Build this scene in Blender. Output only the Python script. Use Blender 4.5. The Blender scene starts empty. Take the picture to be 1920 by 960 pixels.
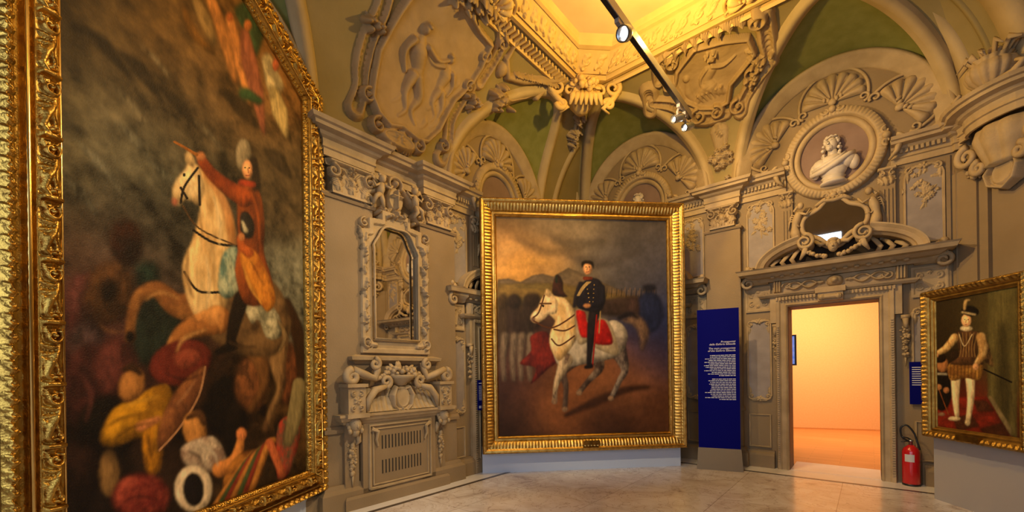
import bpy, math, random
import numpy as np
from mathutils import Matrix, Vector
PI = math.pi
SC = bpy.context.scene
COL = SC.collection

# ------------------------------------------------------------------ camera, light, exposure
cam = bpy.data.cameras.new('camera'); camo = bpy.data.objects.new('camera', cam); COL.objects.link(camo)
cam.lens = 789.5 / 1920 * 36; cam.sensor_width = 36; cam.shift_y = 220 / 1920; cam.clip_start = .05
camo.matrix_world = Matrix.Translation((0, 0, 1.6)) @ Matrix.Rotation(PI / 2, 4, 'X') @ Matrix.Rotation(math.radians(-0.8), 4, 'Z')
SC.camera = camo
vs = SC.view_settings
vs.view_transform = 'Standard'; vs.look = 'None'; vs.gamma = 1; vs.use_curve_mapping = False; vs.exposure = 0.0
SC.cycles.max_bounces = 8; SC.cycles.sample_clamp_indirect = 4; SC.cycles.use_denoising = True
SC.cycles.caustics_reflective = False; SC.cycles.caustics_refractive = False

wd = bpy.data.worlds.new('world'); SC.world = wd; wd.use_nodes = True
wd.node_tree.nodes['Background'].inputs[0].default_value = (.75, .85, 1, 1)
wd.node_tree.nodes['Background'].inputs[1].default_value = .3


def lamp(name, kind, loc, energy, color, target=None, size=.1, size_y=None, spot=60, blend=.5):
    l = bpy.data.lights.new(name, kind); o = bpy.data.objects.new(name, l); COL.objects.link(o)
    o.location = loc; l.energy = energy; l.color = color
    if kind == 'AREA':
        l.size = size
        if size_y: l.shape = 'RECTANGLE'; l.size_y = size_y
    else:
        l.shadow_soft_size = size
    if kind == 'SPOT': l.spot_size = math.radians(spot); l.spot_blend = blend
    if target is not None:
        o.rotation_euler = (Vector(target) - Vector(loc)).to_track_quat('-Z', 'Y').to_euler()
    return o


K = (1.44, 9.27); AX = (-.6470, -.7624); CX = (.7624, -.6470)
def RP(a, c, z): return (K[0] + AX[0] * a + CX[0] * c, K[1] + AX[1] * a + CX[1] * c, z)

# daylight from the tall windows in the wall behind the visitor
lamp('window_daylight', 'AREA', RP(11.2, 3.2, 2.6), 100, (.64, .78, 1.0), RP(0, 3.6, 1.2), 2.0, 3.0)
lamp('window_daylight', 'AREA', RP(10.8, 6.6, 2.6), 70, (.64, .78, 1.0), RP(3, 2.5, .8), 1.6, 3.0)
# warm uplights on the painted ceiling from the lighting track
lamp('track_uplight', 'POINT', RP(2.9, 3.05, 5.72), 195, (1, .60, .12), size=.06)
lamp('track_uplight', 'POINT', RP(7.6, 3.3, 5.5), 30, (1, .62, .18), size=.06)
# warm picture lamps along the track, then two added spots raking the stucco
lamp('picture_and_raking_lamp', 'SPOT', RP(7.0, 3.0, 5.1), 520, (1, .78, .48), (1.2, 6.9, 2.3), .06, spot=46, blend=.6)
lamp('picture_and_raking_lamp', 'SPOT', (1.8, 2.6, 5.0), 460, (1, .77, .48), (-2.4, 3.5, 1.5), .06, spot=84, blend=.8)
lamp('picture_and_raking_lamp', 'SPOT', (1.2, 2.6, 5.0), 190, (1, .78, .48), (5.0, 4.6, 1.7), .06, spot=34, blend=.7)
lamp('picture_and_raking_lamp', 'SPOT', RP(3.0, 2.6, 5.0), 330, (1, .66, .32), RP(0, 4.4, 3.5), .05, spot=95, blend=.9)  # added spot, rakes the doorway bay for stronger relief; lights no picture
lamp('picture_and_raking_lamp', 'SPOT', RP(3.3, 2.4, 5.0), 190, (1, .68, .36), RP(4.7, 0, 2.4), .05, spot=80, blend=.9)  # added spot, grazes the ornament round the tall mirror
# lamps in the next room
lamp('next_room_lamp', 'AREA', (6.9, 9.3, 3.6), 165, (1, .74, .44), (8.6, 11.1, 1.0), 2.0, 1.0)
lamp('next_room_lamp', 'AREA', (7.4, 8.4, 3.6), 60, (1, .74, .44), (7.6, 9.6, 0), 2.0, 1.0)


# ------------------------------------------------------------------ materials
def mat(name, base, base2=None, scale=3., rough=.7, metal=0., bump=0., bscale=40., detail=5, spec=.5, emis=None, estr=0, coat=0, attr=None, mixlo=.35, mixhi=.65):
    m = bpy.data.materials.new(name); m.use_nodes = True
    nt = m.node_tree; N = nt.nodes; L = nt.links; b = N['Principled BSDF']
    b.inputs['Roughness'].default_value = rough; b.inputs['Metallic'].default_value = metal
    b.inputs['Specular IOR Level'].default_value = spec; b.inputs['Coat Weight'].default_value = coat
    b.inputs['Base Color'].default_value = (*base, 1)
    tc = N.new('ShaderNodeTexCoord')
    if base2:
        n = N.new('ShaderNodeTexNoise'); n.inputs['Scale'].default_value = scale; n.inputs['Detail'].default_value = detail
        L.new(tc.outputs['Object'], n.inputs['Vector'])
        r = N.new('ShaderNodeValToRGB'); r.color_ramp.elements[0].position = mixlo; r.color_ramp.elements[1].position = mixhi
        r.color_ramp.elements[0].color = (*base, 1); r.color_ramp.elements[1].color = (*base2, 1)
        L.new(n.outputs['Fac'], r.inputs['Fac']); L.new(r.outputs['Color'], b.inputs['Base Color'])
    if attr:
        a = N.new('ShaderNodeAttribute'); a.attribute_name = attr
        L.new(a.outputs['Color'], b.inputs['Base Color'])
    if bump:
        n2 = N.new('ShaderNodeTexNoise'); n2.inputs['Scale'].default_value = bscale; n2.inputs['Detail'].default_value = 4
        L.new(tc.outputs['Object'], n2.inputs['Vector'])
        bp = N.new('ShaderNodeBump'); bp.inputs['Strength'].default_value = bump; bp.inputs['Distance'].default_value = .01
        L.new(n2.outputs['Fac'], bp.inputs['Height']); L.new(bp.outputs['Normal'], b.inputs['Normal'])
    if emis:
        b.inputs['Emission Color'].default_value = (*emis, 1); b.inputs['Emission Strength'].default_value = estr
    return m


M = {}
M['wall'] = mat('painted plaster wall', (.25, .18, .095), (.30, .22, .125), 1.5, .75, bump=.25, bscale=60)
M['stucco'] = mat('moulded stucco', (.36, .265, .14), (.47, .355, .20), 4, .65, bump=.3, bscale=50)
M['panel'] = mat('lilac grey panel', (.26, .225, .205), (.32, .28, .255), 5, .7, bump=.2, bscale=50)
M['pink'] = mat('mauve medallion ground', (.20, .13, .105), (.25, .17, .14), 3, .8)
M['marble_bust'] = mat('pale marble bust', (.55, .49, .42), (.68, .61, .52), 6, .5)
M['cream'] = mat('cream rib', (.45, .34, .17), (.52, .40, .21), 3, .7, bump=.2, bscale=40)
M['vault'] = mat('vault plaster', (.28, .22, .085), (.33, .26, .11), 2, .8, bump=.2, bscale=40)
M['green'] = mat('olive green plaster', (.19, .20, .045), (.23, .24, .065), 6, .8, bump=.2, bscale=60)
M['relief'] = mat('ochre relief ground', (.36, .25, .115), (.44, .31, .155), 4, .75, bump=.2, bscale=40)
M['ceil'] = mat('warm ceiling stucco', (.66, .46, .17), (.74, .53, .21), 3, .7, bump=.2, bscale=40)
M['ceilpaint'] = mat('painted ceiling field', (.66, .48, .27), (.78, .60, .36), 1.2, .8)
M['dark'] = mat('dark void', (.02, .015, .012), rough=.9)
M['door'] = mat('dark brown door wood', (.07, .045, .025), (.10, .065, .035), 5, .5)
M['gold'] = mat('gilded wood', (.66, .43, .12), (.42, .24, .05), 14, .30, 1.0, bump=.35, bscale=90, mixlo=.45, mixhi=.7)
M['goldl'] = mat('deep gilding', (.50, .30, .06), (.28, .15, .03), 14, .33, 1.0, bump=.35, bscale=90, mixlo=.45, mixhi=.7)
M['goldd'] = mat('aged dark gilding', (.42, .24, .05), (.20, .11, .025), 9, .36, 1.0, bump=.3, bscale=70)
M['golds'] = mat('burnished smooth gilding', (.66, .45, .15), (.5, .32, .09), 6, .22, 1.0)
M['goldm'] = mat('old gold frame', (.46, .28, .06), (.28, .16, .035), 12, .4, .9, bump=.3, bscale=80)
M['plinth'] = mat('white plinth with daylight tint', (.58, .66, .80), rough=.6, bump=.05, bscale=100)  # white plinth; the cool blue of the daylight is put into its colour
M['plinthg'] = mat('warm grey plinth', (.42, .40, .38), rough=.6, bump=.05, bscale=100)
M['canvas'] = mat('oil paint', (1, 1, 1), rough=.5, bump=.5, bscale=120, attr='Col', spec=.22)
M['blue'] = mat('deep blue banner', (.002, .003, .15), rough=.9, spec=.1)
M['banner_base'] = mat('taupe card', (.20, .165, .12), rough=.7)
M['white'] = mat('white print', (.75, .76, .85), rough=.6)
M['red'] = mat('red enamel', (.55, .008, .012), rough=.25, coat=.4)
M['black'] = mat('black plastic', (.012, .012, .013), rough=.35)
M['track'] = mat('grey track metal', (.40, .36, .33), rough=.4, metal=.3)
M['steel'] = mat('brushed steel', (.42, .45, .50), rough=.25, metal=.9)
M['lens'] = mat('lit lamp lens', (1, 1, 1), emis=(1, .93, .8), estr=6)
M['mirror'] = mat('old mirror glass', (.80, .78, .74), rough=.02, metal=1)
M['orange'] = mat('orange painted wall', (.78, .44, .17), (.82, .48, .20), 30, .85, bump=.15, bscale=150)
M['label'] = mat('pale label', (.6, .6, .6), rough=.5)
M['grille'] = mat('grille slot shadow', (.03, .025, .02), rough=.8)
M['screen'] = mat('lit display picture', (.05, .12, .5), (.8, .82, .9), 9, .3, emis=(.15, .3, .9), estr=.6)
M['reveal'] = mat('brown door reveal', (.16, .10, .06), (.20, .13, .08), 4, .6)


def marble():
    m = bpy.data.materials.new('pale marble floor'); m.use_nodes = True
    nt = m.node_tree; N = nt.nodes; L = nt.links; b = N['Principled BSDF']
    tc = N.new('ShaderNodeTexCoord')
    n = N.new('ShaderNodeTexNoise'); n.inputs['Scale'].default_value = 1.6; n.inputs['Detail'].default_value = 9; n.inputs['Distortion'].default_value = 1.4
    n.inputs['Roughness'].default_value = .65
    L.new(tc.outputs['Object'], n.inputs['Vector'])
    r = N.new('ShaderNodeValToRGB'); e = r.color_ramp.elements
    e[0].position = .28; e[0].color = (.34, .26, .22, 1); e[1].position = .60; e[1].color = (.84, .82, .84, 1)
    x = e.new(.42); x.color = (.70, .64, .62, 1)
    L.new(n.outputs['Fac'], r.inputs['Fac'])
    n2 = N.new('ShaderNodeTexNoise'); n2.inputs['Scale'].default_value = 2.2; n2.inputs['Detail'].default_value = 8; n2.inputs['Distortion'].default_value = 3
    L.new(tc.outputs['Object'], n2.inputs['Vector'])
    r2 = N.new('ShaderNodeValToRGB'); e = r2.color_ramp.elements
    e[0].position = .485; e[0].color = (1, 1, 1, 1); e[1].position = .515; e[1].color = (1, 1, 1, 1); x = e.new(.5); x.color = (.62, .55, .50, 1)
    L.new(n2.outputs['Fac'], r2.inputs['Fac'])
    mx = N.new('ShaderNodeMixRGB'); mx.blend_type = 'MULTIPLY'; mx.inputs[0].default_value = 1
    L.new(r.outputs['Color'], mx.inputs[1]); L.new(r2.outputs['Color'], mx.inputs[2])
    br = N.new('ShaderNodeTexBrick'); br.offset = 0; br.inputs['Scale'].default_value = 1; br.inputs['Brick Width'].default_value = 1.15
    br.inputs['Row Height'].default_value = 1.15; br.inputs['Mortar Size'].default_value = .004; br.inputs['Mortar Smooth'].default_value = .3
    br.inputs['Color1'].default_value = (1, 1, 1, 1); br.inputs['Color2'].default_value = (.93, .92, .91, 1); br.inputs['Mortar'].default_value = (.5, .45, .4, 1)
    L.new(tc.outputs['Object'], br.inputs['Vector'])
    m2 = N.new('ShaderNodeMixRGB'); m2.blend_type = 'MULTIPLY'; m2.inputs[0].default_value = 1
    L.new(mx.outputs['Color'], m2.inputs[1]); L.new(br.outputs['Color'], m2.inputs[2])
    L.new(m2.outputs['Color'], b.inputs['Base Color']); b.inputs['Roughness'].default_value = .2
    return m


def planks():
    m = bpy.data.materials.new('honey parquet'); m.use_nodes = True
    nt = m.node_tree; N = nt.nodes; L = nt.links; b = N['Principled BSDF']
    tc = N.new('ShaderNodeTexCoord'); br = N.new('ShaderNodeTexBrick')
    br.inputs['Scale'].default_value = 1; br.inputs['Brick Width'].default_value = .9; br.inputs['Row Height'].default_value = .14
    br.inputs['Mortar Size'].default_value = .002
    br.inputs['Color1'].default_value = (.62, .26, .07, 1); br.inputs['Color2'].default_value = (.70, .32, .10, 1); br.inputs['Mortar'].default_value = (.35, .14, .04, 1)
    L.new(tc.outputs['Object'], br.inputs['Vector']); L.new(br.outputs['Color'], b.inputs['Base Color']); b.inputs['Roughness'].default_value = .35
    return m


M['marble'] = marble(); M['parquet'] = planks()
M['inlay'] = mat('dark marble inlay', (.05, .04, .038), (.09, .07, .06), 6, .3)
M['border'] = mat('white marble border', (.74, .74, .76), (.82, .82, .84), 3, .3)


# ------------------------------------------------------------------ mesh builder
class MB:
    def __init__(s): s.v = []; s.l = []; s.t = []; s.n = 0

    def add(s, V, polys):
        V = np.asarray(V, float).reshape(-1, 3); s.v.append(V)
        for p in polys: s.l.append(np.asarray(p, int) + s.n); s.t.append(np.array([len(p)]))
        s.n += len(V); return s

    def quads(s, V, Q):
        V = np.asarray(V, float).reshape(-1, 3); Q = np.asarray(Q, int)
        if len(Q):
            s.l.append((Q + s.n).ravel()); s.t.append(np.full(len(Q), Q.shape[1]))
        s.v.append(V); s.n += len(V); return s

    def grid(s, V, mask=None, wrap=False, flip=False):
        ny, nx = V.shape[:2]
        I = np.arange(ny * nx).reshape(ny, nx)
        if wrap: I = np.concatenate([I, I[:, :1]], 1)
        q = np.stack([I[:-1, :-1], I[:-1, 1:], I[1:, 1:], I[1:, :-1]], -1)
        if flip: q = q[..., ::-1]
        q = q[mask] if mask is not None else q.reshape(-1, 4)
        if mask is not None:
            used = np.unique(q); rm = -np.ones(ny * nx, int); rm[used] = np.arange(len(used))
            return s.quads(V.reshape(-1, 3)[used], rm[q]) if len(q) else s
        return s.quads(V, q)

    def box(s, x0, x1, y0, y1, z0, z1, M4=None):
        V = np.array([(x, y, z) for z in (z0, z1) for y in (y0, y1) for x in (x0, x1)], float)
        if M4 is not None: V = np.array([M4 @ Vector(v) for v in V])
        return s.quads(V, [(0, 2, 3, 1), (4, 5, 7, 6), (0, 1, 5, 4), (2, 6, 7, 3), (0, 4, 6, 2), (1, 3, 7, 5)])

    def prism(s, pts, y0, y1):  # polygon in x,z (counter-clockwise seen from the front), from y0 (front) to y1
        n = len(pts); V = [(x, y0, z) for x, z in pts] + [(x, y1, z) for x, z in pts]
        P = [list(range(n)), list(range(2 * n - 1, n - 1, -1))] + [[i, i + n, (i + 1) % n + n, (i + 1) % n] for i in range(n)]
        return s.add(V, P)

    def sphere(s, c, r, n=8, m=6, R=None):
        r = (r, r, r) if np.isscalar(r) else r
        th = np.linspace(0, 2 * PI, n, endpoint=False); ph = np.linspace(-PI / 2, PI / 2, m + 1)
        P, T = np.meshgrid(ph, th, indexing='ij')
        V = np.stack([np.cos(P) * np.cos(T) * r[0], np.cos(P) * np.sin(T) * r[1], np.sin(P) * r[2]], -1)
        if R is not None: V = V @ np.array(R).T
        return s.grid(V + np.array(c), wrap=True)

    def lathe(s, prof, c=(0, 0, 0), n=24, a0=0, a1=2 * PI):
        full = abs(a1 - a0 - 2 * PI) < 1e-6
        th = np.linspace(a0, a1, n, endpoint=not full); pr = np.array(prof)
        V = np.stack([pr[:, :1] * np.cos(th) + c[0], pr[:, :1] * np.sin(th) + c[1], np.repeat(pr[:, 1:2], len(th), 1) + c[2]], -1)
        return s.grid(V, wrap=full)

    def tube(s, P, r, n=8, flat=1., cap=True):
        P = np.asarray(P, float); k = len(P); r = np.full(k, r) if np.isscalar(r) else np.interp(np.linspace(0, 1, k), np.linspace(0, 1, len(r)), r)
        T = np.gradient(P, axis=0); T /= np.linalg.norm(T, axis=1)[:, None] + 1e-9
        up = np.array([0, 1., 0]) if abs(T[:, 1]).mean() < .8 else np.array([0, 0, 1.])
        B = np.cross(T, up); B /= np.linalg.norm(B, axis=1)[:, None] + 1e-9; Nn = np.cross(B, T)
        th = np.linspace(0, 2 * PI, n, endpoint=False)
        V = P[:, None] + r[:, None, None] * (B[:, None] * np.cos(th)[None, :, None] + flat * Nn[:, None] * np.sin(th)[None, :, None])
        b = s.n; s.grid(V, wrap=True)
        if cap:
            s.l.append(np.arange(n)[::-1] + b); s.t.append(np.array([n]))
            s.l.append(np.arange(n) + b + (k - 1) * n); s.t.append(np.array([n]))
        return s

    def ring(s, cx, cz, rx, rz, prof, t0=0, t1=2 * PI, n=72, mod=None, caps=True):  # prof: (radial offset, protrusion)
        full = abs(t1 - t0 - 2 * PI) < 1e-6
        th = np.linspace(t0, t1, n, endpoint=not full); V = []
        for t in th:
            row = []
            for k, (o, p) in enumerate(prof):
                oo, pp = (o, p) if mod is None else mod(t, k, o, p)
                row.append((cx + (rx + oo) * math.cos(t), -pp, cz + (rz + oo) * math.sin(t)))
            V.append(row)
        V = np.array(V); b = s.n
        s.grid(V.transpose(1, 0, 2), wrap=full)
        if not full and caps:
            k = len(prof); nn = len(th)
            s.l.append(np.arange(k) * nn + b); s.t.append(np.array([k]))
            s.l.append(np.arange(k)[::-1] * nn + b + nn - 1); s.t.append(np.array([k]))
        return s

    def sweep(s, prof, path, close=True):  # plan sweep: prof (protrusion, z), path (x,y); protrudes to the right of travel
        P = np.array(path, float); D = np.diff(P, axis=0); D /= np.linalg.norm(D, axis=1)[:, None]
        Nn = np.stack([D[:, 1], -D[:, 0]], 1); V = []
        for i in range(len(P)):
            if i == 0: n = Nn[0]
            elif i == len(P) - 1: n = Nn[-1]
            else:
                n = Nn[i - 1] + Nn[i]; n = n / np.linalg.norm(n); n = n / max(.35, n @ Nn[i])
            V.append([(P[i, 0] + n[0] * p, P[i, 1] + n[1] * p, z) for p, z in prof])
        V = np.array(V); b = s.n; k = len(prof)
        s.grid(V, flip=True)
        if close:
            s.l.append(np.arange(k)[::-1] + b); s.t.append(np.array([k]))
            s.l.append(np.arange(k) + b + (len(P) - 1) * k); s.t.append(np.array([k]))
        return s

    def build(s, name, m, parent=None, mw=None, smooth=False, col=None):
        me = bpy.data.meshes.new(name)
        V = np.concatenate(s.v); Lp = np.concatenate(s.l); T = np.concatenate(s.t)
        me.vertices.add(len(V)); me.vertices.foreach_set('co', V.astype(np.float32).ravel())
        me.loops.add(len(Lp)); me.loops.foreach_set('vertex_index', Lp.astype(np.int32))
        me.polygons.add(len(T)); st = np.concatenate([[0], np.cumsum(T)[:-1]])
        me.polygons.foreach_set('loop_start', st.astype(np.int32)); me.polygons.foreach_set('loop_total', T.astype(np.int32))
        me.polygons.foreach_set('use_smooth', np.full(len(T), bool(smooth)))
        if col is not None:
            at = me.color_attributes.new('Col', 'FLOAT_COLOR', 'POINT')
            c = np.ones((len(V), 4), np.float32); c[:, :3] = col.reshape(-1, 3); at.data.foreach_set('color', c.ravel())
        me.update(calc_edges=True); me.validate()
        me.materials.append(M[m])
        o = bpy.data.objects.new(name, me); COL.objects.link(o)
        if parent is not None: o.parent = parent
        if mw is not None: o.matrix_world = mw
        return o


class Wall:
    def __init__(s, o, ang): s.o = o; s.a = ang
    def mw(s, x=0, z=0, p=0): return Matrix.Translation((*s.o, 0)) @ Matrix.Rotation(s.a, 4, 'Z') @ Matrix.Translation((x, -p, z))


WC = Wall(K, math.atan2(CX[1], CX[0]))                      # x = c
WA = Wall(K, math.atan2(-AX[1], -AX[0]))                    # x = -a
E0 = (K[0] + CX[0] * 5.85, K[1] + CX[1] * 5.85)
WD = Wall(E0, math.atan2(-.9987, -.05))                     # corner pier wall at the right, x runs towards the visitor


def setp(o, label=None, cat=None, group=None, kind=None):
    if label: o['label'] = label
    if cat: o['category'] = cat
    if group: o['group'] = group
    if kind: o['kind'] = kind
    return o


def thing(name, label, cat, mw, group=None):
    o = bpy.data.objects.new(name, None); COL.objects.link(o); o.matrix_world = mw; o.empty_display_size = .1
    return setp(o, label, cat, group)


def struct(name, mb, m, mw=None, smooth=False):
    return setp(mb.build(name, m, None, mw, smooth), kind='structure')


# ------------------------------------------------------------------ relief height fields
class HF:
    def __init__(s, x0, x1, z0, z1, res=.008):
        nx = max(3, int((x1 - x0) / res) + 1); nz = max(3, int((z1 - z0) / res) + 1)
        s.x = np.linspace(x0, x1, nx); s.z = np.linspace(z0, z1, nz); s.H = np.zeros((nz, nx)); s.res = (x1 - x0) / (nx - 1)

    def win(s, xa, xb, za, zb):
        i0, i1 = np.searchsorted(s.x, [xa, xb]); j0, j1 = np.searchsorted(s.z, [za, zb])
        i0 = max(0, i0 - 1); j0 = max(0, j0 - 1); return slice(j0, j1 + 1), slice(i0, i1 + 1)

    def put(s, w, h, mode):
        if mode == 'max': s.H[w] = np.maximum(s.H[w], h)
        elif mode == 'add': s.H[w] += h
        elif mode == 'sub': s.H[w] = np.maximum(0, s.H[w] - h)

    def blob(s, x, z, rx, rz, h, a=0, base=0, mode='max', pw=.5):
        R = max(rx, rz); w = s.win(x - R, x + R, z - R, z + R)
        X, Z = np.meshgrid(s.x[w[1]], s.z[w[0]])
        u = (X - x) * math.cos(a) + (Z - z) * math.sin(a); v = -(X - x) * math.sin(a) + (Z - z) * math.cos(a)
        q = 1 - (u / rx) ** 2 - (v / rz) ** 2
        s.put(w, np.where(q > 0, base + h * np.maximum(q, 0) ** pw, 0), mode); return s

    def cap(s, P, r, h=None, base=0, mode='max', pw=.5):
        P = np.asarray(P, float); n = len(P); r = np.full(n, r) if np.isscalar(r) else np.interp(np.linspace(0, 1, n), np.linspace(0, 1, len(r)), r)
        for i in range(n - 1):
            R = max(r[i], r[i + 1]); a, b = P[i], P[i + 1]
            w = s.win(min(a[0], b[0]) - R, max(a[0], b[0]) + R, min(a[1], b[1]) - R, max(a[1], b[1]) + R)
            X, Z = np.meshgrid(s.x[w[1]], s.z[w[0]]); d = b - a; dd = d @ d + 1e-12
            t = np.clip(((X - a[0]) * d[0] + (Z - a[1]) * d[1]) / dd, 0, 1)
            D = np.hypot(X - a[0] - t * d[0], Z - a[1] - t * d[1]); rr = r[i] + (r[i + 1] - r[i]) * t
            q = 1 - (D / np.maximum(rr, 1e-6)) ** 2
            hh = rr if h is None else h * (rr / max(r))
            s.put(w, np.where(q > 0, base + hh * np.maximum(q, 0) ** pw, 0), mode)
        return s

    def poly(s, pts, h, mode='max', bev=0):
        X, Z = np.meshgrid(s.x, s.z); m = inpoly(X, Z, pts).astype(float)
        if bev: m = blur(m, max(1, int(bev / s.res)))
        s.put((slice(None), slice(None)), m * h, mode); return s

    def scroll(s, x, z, r, a0, turns, sg=1, w=.25, h=.03, tail=0, base=0):
        n = int(10 + 22 * turns); t = np.linspace(0, 1, n)
        rr = r * (1 - .82 * t); a = a0 + sg * 2 * PI * turns * t
        P = np.stack([x + rr * np.cos(a), z + rr * np.sin(a)], 1)
        s.cap(P, [w * r, w * r * .85, w * r * .55], h, base); s.blob(x, z, .28 * r, .28 * r, h * 1.15, base=base)
        return s

    def leaf(s, x, z, ang, L, w, h, curl=.3, base=0):
        n = 7; t = np.linspace(0, 1, n); a = ang + curl * t * 2
        dx = np.cumsum(np.cos(a)) * L / n; dz = np.cumsum(np.sin(a)) * L / n
        P = np.stack([x + dx, z + dz], 1)
        s.cap(P, [w * .45, w * .5, w * .35, w * .08], h * .7, base)
        for k in (1, 2, 3, 4):
            for sg in (-1, 1):
                aa = a[k] + sg * 1.0; l = w * (1.1 - .17 * k)
                s.cap([P[k], P[k] + l * np.array([math.cos(aa), math.sin(aa)])], [w * .2, w * .07], h * .8, base)
        s.cap(P, [w * .13, w * .05], h, base); return s

    def flower(s, x, z, r, h, n=5, a=0):
        for k in range(n):
            t = a + 2 * PI * k / n; s.blob(x + .55 * r * math.cos(t), z + .55 * r * math.sin(t), .5 * r, .34 * r, h * .8, t)
        s.blob(x, z, .25 * r, .25 * r, h * 1.1); return s

    def mesh(s, base=None, keep=False, fn=None, thr=1e-4):
        X, Z = np.meshgrid(s.x, s.z)
        H = s.H if base is None else s.H + base
        if fn is None: V = np.stack([X, -H, Z], -1)
        else: V = fn(X, Z, H)
        if keep: return MB().grid(V)
        a = s.H > thr; m = a[:-1, :-1] | a[1:, :-1] | a[:-1, 1:] | a[1:, 1:]
        return MB().grid(V, m)


def inpoly(X, Y, pts):
    pts = np.asarray(pts, float); r = np.zeros(X.shape, bool); n = len(pts)
    for i in range(n):
        x0, y0 = pts[i]; x1, y1 = pts[(i + 1) % n]
        if y0 == y1: continue
        c = ((Y < y0) != (Y < y1)) & (X < (x1 - x0) * (Y - y0) / (y1 - y0) + x0); r ^= c
    return r


def blur(m, k):
    k = int(k)
    if k < 1: return m
    for ax in (0, 1):
        for _ in range(2):
            pad = [(0, 0)] * m.ndim; pad[ax] = (k + 1, k)
            c = np.cumsum(np.pad(m, pad, mode='edge'), axis=ax)
            n = m.shape[ax]
            m = (np.take(c, np.arange(2 * k + 1, 2 * k + 1 + n), ax) - np.take(c, np.arange(0, n), ax)) / (2 * k + 1)
    return m


def spline(P, n=8, closed=True):
    P = np.asarray(P, float); k = len(P); out = []
    for i in range(k if closed else k - 1):
        p = [P[(i + j) % k] if closed else P[min(max(i + j, 0), k - 1)] for j in (-1, 0, 1, 2)]
        for t in np.arange(n) / n:
            out.append(.5 * (2 * p[1] + (p[2] - p[0]) * t + (2 * p[0] - 5 * p[1] + 4 * p[2] - p[3]) * t * t + (-p[0] + 3 * p[1] - 3 * p[2] + p[3]) * t ** 3))
    if not closed: out.append(P[-1])
    return np.array(out)


def fbm(h, w, cells, seed, octs=5, ax=1., ay=1.):
    rg = np.random.RandomState(seed); out = np.zeros((h, w)); amp = 1; tot = 0
    for o in range(octs):
        cy = max(2, int(cells * ay * 2 ** o)); cx = max(2, int(cells * ax * 2 ** o)); g = rg.rand(cy + 2, cx + 2)
        y = np.linspace(0, cy, h, endpoint=False); x = np.linspace(0, cx, w, endpoint=False)
        yi = y.astype(int); xi = x.astype(int); fy = y - yi; fx = x - xi; fy = fy * fy * (3 - 2 * fy); fx = fx * fx * (3 - 2 * fx)
        g00 = g[yi][:, xi]; g01 = g[yi][:, xi + 1]; g10 = g[yi + 1][:, xi]; g11 = g[yi + 1][:, xi + 1]
        out += amp * ((g00 * (1 - fx) + g01 * fx) * (1 - fy)[:, None] + (g10 * (1 - fx) + g11 * fx) * fy[:, None]); tot += amp; amp *= .55
    return out / tot

OFF = {}
def wthing(W, name, label, cat, x, z, group=None):
    o = thing(name, label, cat, W.mw(x, z), group); OFF[o.name] = (x, z); return o
def shift(mb, x, y, z):
    mb.v = [v + np.array([x, y, z]) for v in mb.v]; return mb
DEPTH = {}
PARENTS = {'burnished_bead': 'frame', 'name_plaque': 'frame', 'panel_moulding': 'body', 'vent_slots': 'body', 'fruit': 'basket', 'rosette': 'end_block', 'lever': 'valve', 'hose': 'valve', 'hair': 'torso', 'lettering': 'panel', 'small_print': 'panel', 'inner_moulding': 'carved_frame'}
def wpart(th, name, mb, m, smooth=False):
    x, z = OFF[th.name]; k = DEPTH.get(th.name, 1.)
    if k != 1.: mb.v = [v * np.array([1, k, 1]) for v in mb.v]
    par = th
    if name in PARENTS:
        c = [o for o in th.children if PARENTS[name] in o.name and not o.name.startswith(name)]
        if c: par = c[-1]
    return shift(mb, -x, 0, -z).build(name, m, par, None, smooth)
def wsolo(W, name, label, cat, x, z, mb, m, group=None, smooth=False):
    return setp(shift(mb, -x, 0, -z).build(name, m, None, W.mw(x, z), smooth), label, cat, group)


# ------------------------------------------------------------------ vault geometry
class Cove:
    def __init__(s, W, D, H, z0): s.W, s.D, s.H, s.z0 = W, D, H, z0; ph = np.linspace(0, PI / 2, 400); d = np.hypot(D * np.sin(ph), H * np.cos(ph)); s.ph = ph; s.arc = np.concatenate([[0], np.cumsum((d[1:] + d[:-1]) / 2 * np.diff(ph))])
    def phi(s, v): return np.interp(v, s.arc, s.ph)
    def pt(s, x, ph, h=0):
        x, ph, h = np.broadcast_arrays(np.asarray(x, float), np.asarray(ph, float), np.asarray(h, float))
        ny, nz = -np.cos(ph) / s.D, -np.sin(ph) / s.H; l = np.hypot(ny, nz); ny = ny / l; nz = nz / l
        return np.stack([x, -s.D * (1 - np.cos(ph)) + h * ny, s.z0 + s.H * np.sin(ph) + h * nz], -1)
    def nrm(s, ph):
        ny, nz = -np.cos(ph) / s.D, -np.sin(ph) / s.H; l = np.hypot(ny, nz); return np.stack([np.zeros_like(ny), ny / l, nz / l], -1)


ZTOP = 6.5
CA = Cove(WA, 1.25, ZTOP - 4.48, 4.48); CC = Cove(WC, 1.6, ZTOP - 4.75, 4.75); CD = Cove(WD, 1.5, ZTOP - 4.78, 4.78)
# bays: centre in wall x, half width, lunette rise, groin rise, skew of the groin towards the hall corner
BAYS_A = [(-2.56, 1.2, 1.38, 1.90, .6), (-6.95, 1.2, 1.38, 1.90, 0.)]
BAYS_C = [(1.5, 1.27, 1.45, 1.70, -.1), (4.52, 1.3, 1.48, 1.715, 0.)]


def groin(cv, b, n=61):
    m, r, hl, hg, sk = b; x = r * np.sin(np.linspace(-PI / 2, PI / 2, n)); q = np.sqrt(np.maximum(0, 1 - (x / r) ** 2))
    return m + x + sk * q * q, np.arcsin(np.clip(hg * q / cv.H, 0, 1)), x, q


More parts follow.
